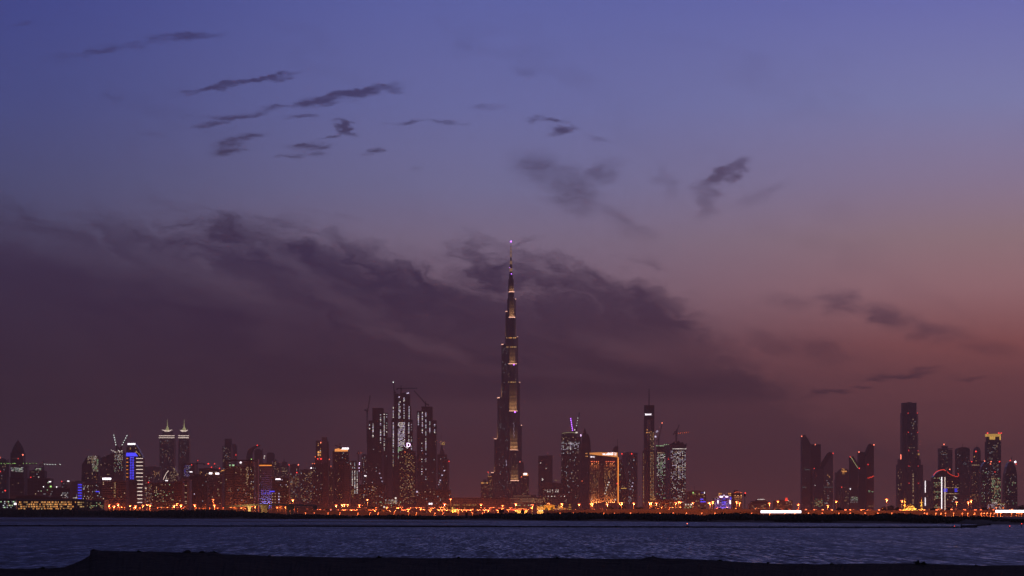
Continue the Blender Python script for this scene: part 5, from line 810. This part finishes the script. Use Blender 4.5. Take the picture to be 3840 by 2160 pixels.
# =================================================================== roads, lamps, traffic
def flyover(label, D, pts, thick, depth=14, wall=True, piers=(), solid=False, name='flyover'):
    """deck through photo points at distance D with parapets, on piers or a solid wall"""
    cx = pts[len(pts)//2][0]; b = Bld(name, label, D, cx, 'bridge'); q = [(b.x(x), b.z(y)) for x, y in pts]
    dk = MB()
    for (xa, za), (xb, zb) in zip(q, q[1:]):
        t_ = b.u(thick)
        dk.loft([[(xa,0,za-t_),(xa,depth,za-t_),(xa,depth,za),(xa,0,za)],[(xb,0,zb-t_),(xb,depth,zb-t_),(xb,depth,zb),(xb,0,zb)]])
    dk.build('deck', 'road_concrete', b.root)
    pr = MB()
    for (xa, za), (xb, zb) in zip(q, q[1:]):
        for y in (-.25, depth+.05): pr.loft([[(xa,y,za-.4),(xa,y+.2,za-.4),(xa,y+.2,za+.9),(xa,y,za+.9)],[(xb,y,zb-.4),(xb,y+.2,zb-.4),(xb,y+.2,zb+.9),(xb,y,zb+.9)]])
    pr.build('parapet', 'road_concrete', b.root)
    if solid:
        w = MB()
        for (xa, za), (xb, zb) in zip(q, q[1:]): t_ = b.u(thick); w.loft([[(xa,1,0),(xa,depth-1,0),(xa,depth-1,za-t_-.01),(xa,1,za-t_-.01)],[(xb,1,0),(xb,depth-1,0),(xb,depth-1,zb-t_-.01),(xb,1,zb-t_-.01)]])
        w.build('retaining_wall', 'road_concrete', b.root)
    for x, r_ in piers:
        z = interp(q, b.x(x))-b.u(thick)
        MB().loft([[(b.x(x)-r_,4,0),(b.x(x)+r_,4,0),(b.x(x)+r_,9,0),(b.x(x)-r_,9,0)],[(b.x(x)-r_,4,z*.55),(b.x(x)+r_,4,z*.55),(b.x(x)+r_,9,z*.55),(b.x(x)-r_,9,z*.55)],[(b.x(x)-r_*2,3,z-.01),(b.x(x)+r_*2,3,z-.01),(b.x(x)+r_*2,11,z-.01),(b.x(x)-r_*2,11,z-.01)]]).build('pier', 'road_concrete', b.root)
    return b
SOD = (1, .17, .03)
b = flyover('curving rail viaduct on flared piers with one pier lit yellow', 2300, [(840,1901),(880,1898),(940,1894),(1020,1893),(1100,1894),(1190,1897)], 2.6, 9, piers=((933,1.0),(983,1.2),(996,1.2),(1080,1.2),(1094,1.2),(1180,1.2)), name='viaduct')
lamp_light(b.root,(b.x(927),-2.5,2.5),3000,(1,.72,.2)); lamp_light(b.root,(b.x(940),-2.5,2.5),3000,(1,.72,.2)); lamp_light(b.root,(b.x(900),-4,2),1800,(1,.66,.25)); lamp_light(b.root,(b.x(965),-4,2),1800,(1,.5,.15))
b = flyover('sodium-lit ramp road winding below the giants', 2500, [(1090,1903),(1200,1904),(1300,1906),(1420,1909),(1500,1912)], 3, 12, piers=[(1110+i*55,.9) for i in range(7)])
b = flyover('low orange-lit highway embankment across the middle of the shore', 2100, [(1120,1914),(1300,1919),(1480,1923),(1650,1926),(1850,1927)], 3.5, 14, solid=True)
b = flyover('long orange-lit highway wall running behind the mangroves', 1700, [(2040,1918),(2280,1914),(2560,1913),(2800,1914),(2960,1916),(3100,1918),(3300,1919),(3600,1918),(3960,1917)], 5, 16, solid=True)
# asphalt shore road
MB().add([((60-HX)/F*2000,1990,GZ+.01),((3990-HX)/F*2000,1830,GZ+.01),((3990-HX)/F*2000,1846,GZ+.01),((60-HX)/F*2000,2006,GZ+.01)], [(0,1,2,3)]).build('shore_road', 'asphalt', kind='structure')
def lamp_proto(name, label, group, H, arms, head, k, power, c, pr=.2):
    r = thing(name, label, 'street lamp', (0,0,0), group)
    MB().cyl(0,0,0,H,pr,pr*.6,8).build('pole','galvanised',r); MB().cyl(0,0,0,.5,pr*2,n=8).build('base','bare_concrete',r.children[0])
    for a in arms:
        ar = MB().tube((0,0,H-.3),(a,0,H),.07,5).build('arm','galvanised',r)
        MB().revolve(a,0,[(head*.35,H+head*.45),(head,H+head*.2),(head*.9,H-head*.25),(head*.4,H-head*.5)][::-1],8).build('lamp_head',k,ar)
    lamp_light(r,(0,-1.0,H-head*1.3),power,c); return r
GRP = {'tall':'sodium lamps on tall masts along the highways','double':'small double-headed sodium lamps beyond the shore','low':'low sodium lamps along the embankment','wall':'single-headed lamps on the highway wall','street':'added sodium lamps lighting the feet of the towers'}
ZONES = [(-99,395,'the long orange-windowed waterfront hall'),(395,475,'the reddish banded hotel block'),(475,600,'the blue neon tower'),(600,712,'the twin lotus-crowned towers'),(712,842,'the brown blocks with white name boards'),(842,1020,'the striped office'),(1020,1126,'the black glass box'),(1126,1250,'the twin-slab brown tower'),(1250,1345,'the tower with the glowing crown'),(1345,1460,'the leftmost unfinished giant'),(1460,1562,'the tallest unfinished giant'),(1562,1640,'the rightmost unfinished giant'),(1640,1700,'the yellow-signed dark tower'),(1700,1840,'the long brown exhibition hall'),(1840,1990,'the supertall tower'),(1990,2100,'the golden arched gateway'),(2100,2205,'the round glass tower'),(2205,2322,'the slanted orange crown hotel'),(2322,2405,'the tower with one curved flank'),(2405,2462,'the slotted tower with the mast'),(2462,2580,'the two ragged unfinished towers'),(2580,2676,'the office with blue signs'),(2676,2790,'the blue-lit stepped palace'),(2790,2900,'the pagoda-roofed hall'),(2900,3004,'the round red roof sign'),(3004,3130,'the first cluster of slant-topped towers'),(3130,3190,'the gold-topped stepped tower'),(3190,3290,'the second cluster of slant-topped towers'),(3290,3380,'the gap left of the tall tapering tower'),(3380,3475,'the golden mosque'),(3475,3610,'the neon wave roof'),(3610,3695,'the domed turret tower'),(3695,3760,'the gold-crowned tower'),(3760,9999,'the bullet-shaped tower')]
WORD = {'tall':'tall mast with glowing orange lamps below ','double':'small double-headed sodium lamp below ','low':'low sodium embankment lamp in line with ','wall':'single-headed lamp on the highway wall before ','street':'added sodium lamp lighting the foot of '}
protos = {}
def place(kind, px, py, D, zb=GZ):
    H = max(2.2, CH+(HY-py)/F*D-zb); key = (kind, round(H))
    if key not in protos:
        a = {'tall':('high_mast_lamp',(-.8,.8),1.0,30000,.32),'double':('double_street_lamp',(-1.5,1.5),.8,13000,.2),'low':('embankment_lamp',(.3,),.5,2200,.12),'wall':('wall_lamp',(-.7,),.75,4200,.14),'street':('added_foot_lamp',(-.9,.9),.6,9000,.2)}[kind]
        o = protos[key] = lamp_proto(a[0], '', GRP[kind], H, a[1], a[2], 'e_lampw', a[3], SOD, a[4])
    else: o = copy_tree(protos[key])
    o.location = ((px-HX)/F*D, D, zb); o['label'] = WORD[kind]+next(z for x0_, x1_, z in ZONES if x0_ <= px < x1_); return o
TALL = [(409,1893),(442,1890),(428,1898),(489,1898),(508,1897),(536,1897),(552,1891),(563,1895),(654,1895),(665,1889),(679,1895),(730,1893),(799,1873),(804,1894),(1098,1874),(1283,1890),(1292,1890),(1303,1891),(1261,1894),(1348,1894),
 (1378,1875),(1689,1871),(1667,1888),(1804,1890),(1885,1896),(1934,1889),(1996,1893),(2057,1888),(2107,1889),(2172,1888),(2216,1886),(2222,1886),(2277,1888),(2324,1885),(2331,1885),(2376,1887),(2436,1883),(2441,1884),(2461,1885),(2534,1883),
 (2546,1882),(2552,1882),(2599,1883),(2660,1883),(2665,1884),(2673,1881),(2763,1880),(2773,1885),(2885,1888),(2917,1879),(2994,1891),(3104,1896),(3136,1879),(3325,1873),(3382,1879),(3587,1882),(3631,1881),(3642,1877)]
for i, (x, y) in enumerate(TALL): place('tall', x, y, 2750+(i*137) % 420)
r2 = random.Random(21)
ROW1 = [1560+v/3.578 for v in (5,55,90,190,235,330,370,470,500,600,650,775,870,910,995,1040,1125,1170,1270,1380,1550,1650,1755)] + [1330,1346,1393,1410,1422,1452,1493,1505,1536,1545,1370]
for x in ROW1: place('double', x, 1904+r2.uniform(-1.5,1.5), 3600+r2.uniform(-200,200))
ROW2 = [1560+v/3.578 for v in (95,190,310,350,410,525,565,625,675,725,745,840,920,970,1100,1240,1330)] + [1334,1388,1405,1430,1447,1462,1482,1513,1530,1152,1133,1222,1235,1275,1290,1318,1196]
for x in ROW2: place('double', x, 1912+r2.uniform(-2,2), 2600+r2.uniform(-150,150))
for x in (2600,2630,2672,2728,2802,2827,2854,2880,2908,2937,2965,2995,3026,3057,3089,3123,3174,3192,3233,3300,3379,3406,3455,3469,3516,3572,3623,3660,3682,3729,3799): place('wall', x, 1911+r2.uniform(-1,1.5), 1706, GZ+interp([(2600,2.4),(3000,2.4),(3800,2.2)], x))
for v in (560,590,690,747,798,890,990,1050,1128,1205,1235,1270,1310,1350,1385,1425,1545,1605,1632,1660): place('low', 3280+v/3.018, 1930+r2.uniform(-1.5,1.5), 1660+r2.uniform(-60,20))
for x in list(range(2100,3450,52)): place('low', x+r2.uniform(-12,12), 1927+r2.uniform(-1,1.5), 1676+r2.uniform(-6,6))
for x in list(range(1140,1850,48)): place('low', x+r2.uniform(-12,12), 1925+r2.uniform(-1,1), 2070+r2.uniform(-8,8))
for x in (420,447,470,500,530,560,600,640,690,740,790,830): place('low', x+r2.uniform(-8,8), 1905+r2.uniform(-2,2), 2300+r2.uniform(-80,80))
for i, (x, D) in enumerate(((45,4480),(130,4280),(180,3960),(250,4180),(330,4180),(370,4130),(410,3770),(455,3770),(500,4770),(552,4960),(590,3570),(630,3570),(668,3470),(695,3670),(745,3970),(788,4460),(815,4450),(830,4860),(865,3470),(905,3470),(945,3470),(990,3600),(1040,3270),(1070,3270),(1105,5760),(1150,5450),(1190,4950),(1220,4950),(1240,5060),(1278,4460),(1300,4370),(1330,5000),(1365,5100),(1395,4660),(1430,4660),(1450,3960),(1490,3960),(1528,5160),(1580,4560),(1620,4560),(1665,4560),(1700,4460),(1760,4450),(1840,4450),(1880,4450),(1818,6450),(1900,5950),(1940,5950),(1985,5950),(2030,5950),(2060,5950),(2095,5950),(2125,6150),(2160,6150),(2230,5450),(2262,5450),(2295,5450),(2335,5550),(2370,6450),(2425,5950),(2448,5950),(2480,3460),(2520,3460),(2550,3460),(2595,4960),(2630,4960),(2690,4160),(2730,4160),(2762,4460),(2835,4760),(2870,4760),(2925,4460),(2955,4460),(3020,6450),(3060,6400),(3105,6450),(3160,7350),(3203,6450),(3240,6450),(3264,6450),(3400,7430),(3430,7430),(3485,6950),(3515,5150),(3550,5150),(3580,5150),(3612,6950),(3660,7000),(3697,5950),(3735,4160),(3760,4160),(3790,5950))): place('street', x+r2.uniform(-3,3), HY-(9+r2.uniform(0,2)-3)/D*F, D+r2.uniform(0,12))  # sodium lamps added to brighten the lower facades
# vehicle light trails, built as long glowing white boards on the highway wall
for lab, x0_, x1_, yt, yb_ in (('vehicle light trail built as a long glowing white board on the highway wall beside the slant-topped towers',2853,3004,1914.5,1923.5),('vehicle light trail built as a long glowing white board on the highway wall below the bullet-shaped tower',3733,3866,1913,1922)):
    b = Bld('light_trail_board', lab, 1692, (x0_+x1_)/2, 'light_trail_board'); b.strip('board', x0_, x1_, yt, yb_, 'e_bright', d=.3, y=0); b.box('backing', x0_-.3, x1_+.3, yt-.4, yb_+.3, .25, 'black_steel', y0=.02)
    for i in range(8): xx = x0_+(x1_-x0_)*(i+.5)/8; MB().cyl(b.x(xx), .5, 0, b.z(yb_)+.5, .09, n=6).build('post', 'galvanised', b.root)
# cars on the shore road
def car(label, D, px, py, paint, face):
    z = CH+(HY-py)/F*D; r = thing('car', label, 'car', ((px-HX)/F*D, D, z), 'cars moving along the shore roads')
    s = face
    MB().extr([(-2.2,.35),(-2.2,.8),(-1.5,.92),(-.9,1.42),(.7,1.42),(1.35,.95),(2.15,.82),(2.25,.35)],0,1.7).build('body',paint,r)
    MB().extr([(-1.3,.95),(-.85,1.36),(.65,1.36),(1.15,.97)],-.02,1.72).build('side_glass','pane',r)
    for x in (-1.4,1.4):
        for y in (-.05,1.55): w = MB(); w.loft([[(x+.33*math.cos(a*.785),y,.33+.33*math.sin(a*.785)) for a in range(8)],[(x+.33*math.cos(a*.785),y+.2,.33+.33*math.sin(a*.785)) for a in range(8)]]); w.build('wheel','rubber',r)
    for y in (.15,1.35): MB().box(2.2*s-.1,2.2*s+.12,y,y+.3,.55,.75).build('headlight','e_bright',r); MB().box(-2.2*s-.1,-2.2*s+.1,y,y+.3,.6,.8).build('tail_light','e_red',r)
for i, (x, yy, D, pt) in enumerate(((1512,1922,2104,'white'),(1590,1924,2104,'dark'),(1677,1925.3,2106,'red'),(1780,1926,2104,'dark'),(1790,1926,2108,'white'),(1230,1916.2,2104,'dark'),(1390,1920.4,2104,'white'),(1452,1922,2108,'red'),(2920,1914.8,1706,'dark'),(3260,1918.3,1706,'white'),(2450,1912.9,1704,'white'))):
    car({'white':'pale','dark':'black','red':'red'}[pt]+' saloon car driving on the '+('long highway wall road' if D < 1800 else 'low embankment highway'), D, x, yy-.3, 'car_paint_'+pt, 1 if i % 2 else -1)
# watch hut on the shore
b = Bld('watch_hut', 'small dark square hut on the bare shore', 1500, 1749, 'hut', gz=.9); b.box('wall',1745,1754,1925,None,1.6,'black_steel'); b.box('roof',1743.5,1755.5,1922.5,1924.9,2,'dark_roof',y0=-.2); b.done()

# =================================================================== mangroves and trees
m_, nt, b_ = newmat('leaf'); b_.inputs['Roughness'].default_value = .7; b_.inputs['Specular IOR Level'].default_value = .2
gi = nt.nodes.new('ShaderNodeNewGeometry'); rp = nt.nodes.new('ShaderNodeValToRGB'); rp.color_ramp.elements[0].color = (.018,.028,.014,1); rp.color_ramp.elements[1].color = (.05,.065,.03,1)
nt.links.new(gi.outputs['Random Per Island'], rp.inputs[0]); nt.links.new(rp.outputs[0], b_.inputs['Base Color']); MATS['leaf'] = m_
plain('bark', (.04,.032,.026), .9)
TOP = [(-400,1909),(0,1908),(200,1907),(290,1906),(330,1913),(400,1912),(480,1911),(560,1915),(610,1913),(640,1909),(800,1908.5),(870,1911),(1000,1922),(1080,1928),(1120,1926),(1200,1930),(1280,1931),(1330,1935),(1400,1930),(1500,1931.5),(1560,1932),(1640,1936),(1760,1936),(1820,1925),(1900,1923),(1990,1924.5),(2010,1926),(2060,1922),(2200,1921),(2300,1925),(2420,1922.5),(2500,1924),(2560,1926),
 (2650,1932),(2690,1923),(2780,1921.5),(2850,1928),(2920,1930),(2990,1926),(3090,1926),(3150,1927),(3200,1926),(3260,1932),(3300,1925),(3360,1922),(3420,1926),(3500,1932),(3560,1937),(3600,1936),(3640,1934),(3700,1937),(3760,1945),(3840,1951),(4200,1952)]
def crown(mb, rr, x, y, z0, zt, rad, nleaf, ls):
    zc = (z0+zt)/2; h = (zt-z0)/2
    mb.ball(x, y, zc, 1, 0, 6)
    for i in range(len(mb.v)-36, len(mb.v)): vx, vy, vz = mb.v[i]; mb.v[i] = (x+(vx-x)*rad*.72, y+(vy-y)*rad*.72, zc+(vz-zc)*h*.86)
    for _ in range(nleaf):
        th = rr.uniform(0, 2*math.pi); ph = math.acos(rr.uniform(-.6, 1)); k = rr.uniform(.72, 1.06)
        c = Vector((x+rad*k*math.sin(ph)*math.cos(th), y+rad*k*math.sin(ph)*math.sin(th), zc+h*k*math.cos(ph)))
        n = Vector((rr.uniform(-1,1), rr.uniform(-1,1), rr.uniform(-.4,1))).normalized(); u = n.orthogonal().normalized(); v = n.cross(u); s_ = ls*rr.uniform(.6,1.3)
        mb.add([c-u*s_-v*s_*.5, c+u*s_-v*s_*.5, c+u*s_*.7+v*s_, c-u*s_*.7+v*s_], [(0,1,2,3)])
for lab, a, e in (('dark mangrove thicket on the low hill of the left shore',-380,1110),('thin dark mangrove scrub along the middle of the shore',1110,1800),('dark mangrove belt lining the right half of the shore',1800,4200)):
    mb = MB(); rr = random.Random(lab); x = a
    while x < e:
        D = shore_D(x); step = rr.uniform(7,15)*1000/D
        for row in range(3):
            d = D+18+row*24+rr.uniform(-6,6); px = x+rr.uniform(-8,8); zt = CH+(HY-interp(TOP, px)-rr.uniform(-1.2,3.2)-(2-row)*1.6)/F*d
            zb = .6 if row == 0 else 1.2; zt = max(zt, zb+.8)
            crown(mb, rr, (px-HX)/F*d, d, zb-.5, zt, rr.uniform(1.5,2.8)*(1 if zt > 3 else .7), 34, .42)
        x += step
    tag(mb.build('mangrove_thicket', 'leaf', kind='stuff'), lab, 'mangroves')
# low hill under the left thicket
h = MB(); hp = [(px, max(1.0, CH+(HY-interp(TOP, px)-7)/F*(shore_D(px)+70))) for px in range(-400, 1121, 40)]; n = len(hp)
vs = []
for off, k in ((14,0),(60,.8),(95,1),(150,.8),(220,0)): vs += [((px-HX)/F*(shore_D(px)+off), shore_D(px)+off, .3+(z-.3)*k if k else (.3 if off < 50 else 1.9)) for px, z in hp]
h.add(vs, [(k*n+i, k*n+i+1, (k+1)*n+i+1, (k+1)*n+i) for k in range(4) for i in range(n-1)]); h.build('low_hill', 'city_ground', kind='structure')
def tree(lab, D, px, py, w, grp='dark trees between the buildings', palm=False):
    z = CH+(HY-py)/F*D-GZ; r = thing('tree', lab, 'tree', ((px-HX)/F*D, D, GZ), grp); rr = random.Random(px); rad = w/2/F*D
    t_ = MB().cyl(0,0,0,z*.6,.35,.18,7)
    for i in range(4): a = rr.uniform(0,6.28); t_.tube((0,0,z*.4),(math.cos(a)*rad*.5,math.sin(a)*rad*.5,z*.72),.14,5,r1=.05)
    t_.build('trunk','bark',r)
    c = MB()
    for i in range(7):
        a = rr.uniform(0,6.28); k = rr.uniform(0,.6); q = rr.uniform(.5,.62)*rad
        crown(c, rr, math.cos(a)*k*rad, math.sin(a)*k*rad, z*.28, z*rr.uniform(.8,1.0), q, 60, .5)
    c.build('crown','leaf',r)
for i, (px, py, w, D) in enumerate(((3315,1898,26,2900),(3340,1894,30,2950),(3362,1899,22,2900),(2590,1905,24,2500),(2630,1903,34,2550),(2700,1904,30,2500),(2724,1905,26,2450),(2762,1907,24,2500),(2290,1899,34,3000),(2330,1897,30,3050),(2395,1899,36,3000),(1395,1897,40,2700),(1430,1900,30,2750),(1880,1908,20,2400),(1960,1910,18,2400),(3500,1903,26,2600),(3560,1902,30,2600),(3690,1901,34,2600),(3830,1899,36,2700),(3150,1903,30,2700),(2950,1906,24,2500))):
    tree('dark round roadside tree before '+next(z for x0_, x1_, z in ZONES if x0_ <= px < x1_), D, px, py, w, 'roadside trees beyond the '+('highway wall' if px > 2000 else 'middle shore'))

# =================================================================== on the water
b = thing('floating_pipeline', 'long thin dark floating pipeline stretched across the water', 'pipeline', (0,0,0)); mb = MB(); fl = MB(); pp = []
for px in range(-300, 3681, 30):
    D = F*CH/(interp([(-300,1973.5),(900,1975),(1900,1977.5),(2600,1978.8),(3300,1980),(3680,1979)], px)-HY); pp.append(((px-HX)/F*D, D, .22+.03*math.sin(px*.3)))
for p, q in zip(pp, pp[1:]): mb.tube(p, q, .24, 6)
mb.build('pipe', 'black_steel', b)
for i, p in enumerate(pp[::3]): MB().cyl(p[0], p[1], -.3, .5, .42, n=8).build('float', 'rubber', b)
def marker(lab, px, yb, yt, k, r_, body=True):
    D = F*CH/(yb-HY); b = Bld('channel_marker', lab, D, px, 'buoy', gz=0)
    b.rev('float',px,[(3.2,yb+1.2),(3.4,yb-1),(2.0,yb-2.5)],'black_steel',y0=0,n=8); b.rev('post',px,[(1.1,yb-2),(.6,yt)],'black_steel',y0=0,n=6); b.rev('daymark',px,[(.3,yt+5.5),(2.4,yt+5),(2.4,yt+2.4),(.3,yt+2)],'black_steel',y0=0,n=6)
    MB().ball(0,0,0,b.u(r_)).build('lantern', k, b.root, loc=(0,-.1,b.z(yt)))
marker('squat channel marker with flame-orange lantern at the pipeline',2577,1979,1963.5,'e_redhot',1.6)
marker('low buoy with faint red lantern beside the tall dark post',3579,1980,1973,'e_red',1.3)
marker('buoy with red lantern on the open water beyond the pipeline end',3786,1979,1972.5,'e_red',1.5)
marker('taller buoy with red lantern at the far right of the water',3831,1978,1964,'e_red',1.5)
b = Bld('mooring_post','thick dark mooring post rising from the pipeline end',F*CH/(1981-HY),3605,'post',gz=0); b.rev('pile',3605,[(2.6,1982),(2.5,1967)],'black_steel',y0=0,n=8); b.rev('cap',3605,[(3.1,1967.5),(3.1,1966)],'black_steel',y0=0,n=8,smooth=False)
b = Bld('moored_boom','ragged end of the boom trailing off past the dark post',F*CH/(1974-HY),3665,'boom',gz=0); mb = MB()
for p, q in zip([(3610,1977),(3640,1976),(3665,1974),(3685,1971),(3706,1969.5)],[(3640,1976),(3665,1974),(3685,1971),(3706,1969.5),(3712,1970)]): D1, D2 = F*CH/(p[1]-HY), F*CH/(q[1]-HY); mb.tube(((p[0]-3665)/F*D1+(3665-HX)/F*(D1-b.D), D1-b.D, .2), ((q[0]-3665)/F*D2+(3665-HX)/F*(D2-b.D), D2-b.D, .2), .5, 6)
mb.build('boom_tube','rubber',b.root)
# =================================================================== plants and stones on the near bank
def shrub(lab, px, py, w, D=149.5):
    zt = CH+(HY-py)/F*D; zb = CH+(HY-interp(RIDGE,px))/F*RD-.15; r = thing('shrub', lab, 'shrub', ((px-HX)/F*D, D, zb)); rr = random.Random(px); rad = w/2/F*D; h_ = zt-zb
    st = MB(); lf = MB()
    for i in range(26):
        a, k = rr.uniform(0,6.28), rr.uniform(0,1); tip = Vector((math.cos(a)*rad*k, math.sin(a)*rad*k*.6, h_*rr.uniform(.55,1)*(1-.4*k*k))); st.tube((0,0,0), tip, .012, 4, r1=.005)
        for j in range(16):
            c = tip*rr.uniform(.35,1.02)+Vector((rr.uniform(-1,1),rr.uniform(-1,1),rr.uniform(-1,1)))*.05; n_ = Vector((rr.uniform(-1,1),rr.uniform(-1,1),rr.uniform(-1,1))).normalized(); u = n_.orthogonal().normalized(); v = n_.cross(u); s_ = rr.uniform(.02,.045)
            lf.add([c-u*s_-v*s_*.4, c+u*s_-v*s_*.4, c+v*s_], [(0,1,2)])
    st.build('stem','bark',r); lf.build('foliage','leaf',r,kind='stuff')
shrub('spiky little shrub on the crest of the near bank',3442,2099,40); shrub('small tuft beside the spiky shrub on the near bank',3466,2106,16); shrub('low clump of weeds on the near bank above the shore slope',800,2068,30); shrub('small weed at the foot of the bank beside the water',160,2126,24)
for i_, (px_, h_, w_) in enumerate(((520,4,16),(1010,4,18),(1420,5,20),(1720,4,14),(2090,4,18),(2700,5,20),(2880,4,14),(3120,4,18))): shrub(('sparse','thin','dry','short','bent','ragged','stubby','wispy')[i_]+' tuft of dry weed on the crest of the near bank', px_, interp(RIDGE,px_)-h_, w_)
shrub('low weed on the far right crest of the near bank',3660,2117,14)
def stone(lab, px, dy, w, D):
    z = CH+(HY-dy)/F*D; rr = random.Random(px); w_ = w/2/F*D; mb = MB().ball(0,0,0,1,0,9); mb.v = [(x*w_*rr.uniform(.8,1.1), y*w_*.8*rr.uniform(.8,1.1), z_*w_*.55*rr.uniform(.8,1.1)) for x,y,z_ in mb.v]
    tag(mb.build('stone','mud',loc=((px-HX)/F*D, D, z)), lab, 'stone')
stone('rounded boulder half sunk in the crest of the near bank',2448,2092.5,30,150); stone('flat stone on the crest of the near bank above the mound edge',705,2071,34,149.6); stone('lump of earth on the brink of the near bank beside the weeds',758,2072,26,149.6); stone('small lump at the brink where the near bank drops',352,2065,24,149.8)
HAZE_DENSITY, HAZE_COLOR = 9.0e-5, (1.0,.79,.68)
# ------------------------------------------------------------------ haze over the whole place
hm = bpy.data.materials.new('haze'); hm.use_nodes = True; nt = hm.node_tree; nt.nodes.clear()
pv = nt.nodes.new('ShaderNodeVolumePrincipled'); pv.inputs['Density'].default_value = HAZE_DENSITY; pv.inputs['Color'].default_value = (*HAZE_COLOR, 1); pv.inputs['Anisotropy'].default_value = .0
ho = nt.nodes.new('ShaderNodeOutputMaterial'); nt.links.new(pv.outputs[0], ho.inputs['Volume']); MATS['haze'] = hm
tag(MB().box(-8000, 8000, -700, 16000, -1.6, 885).build('haze', 'haze', kind='stuff'), 'thin brown dusk haze filling the air over the city', 'haze')
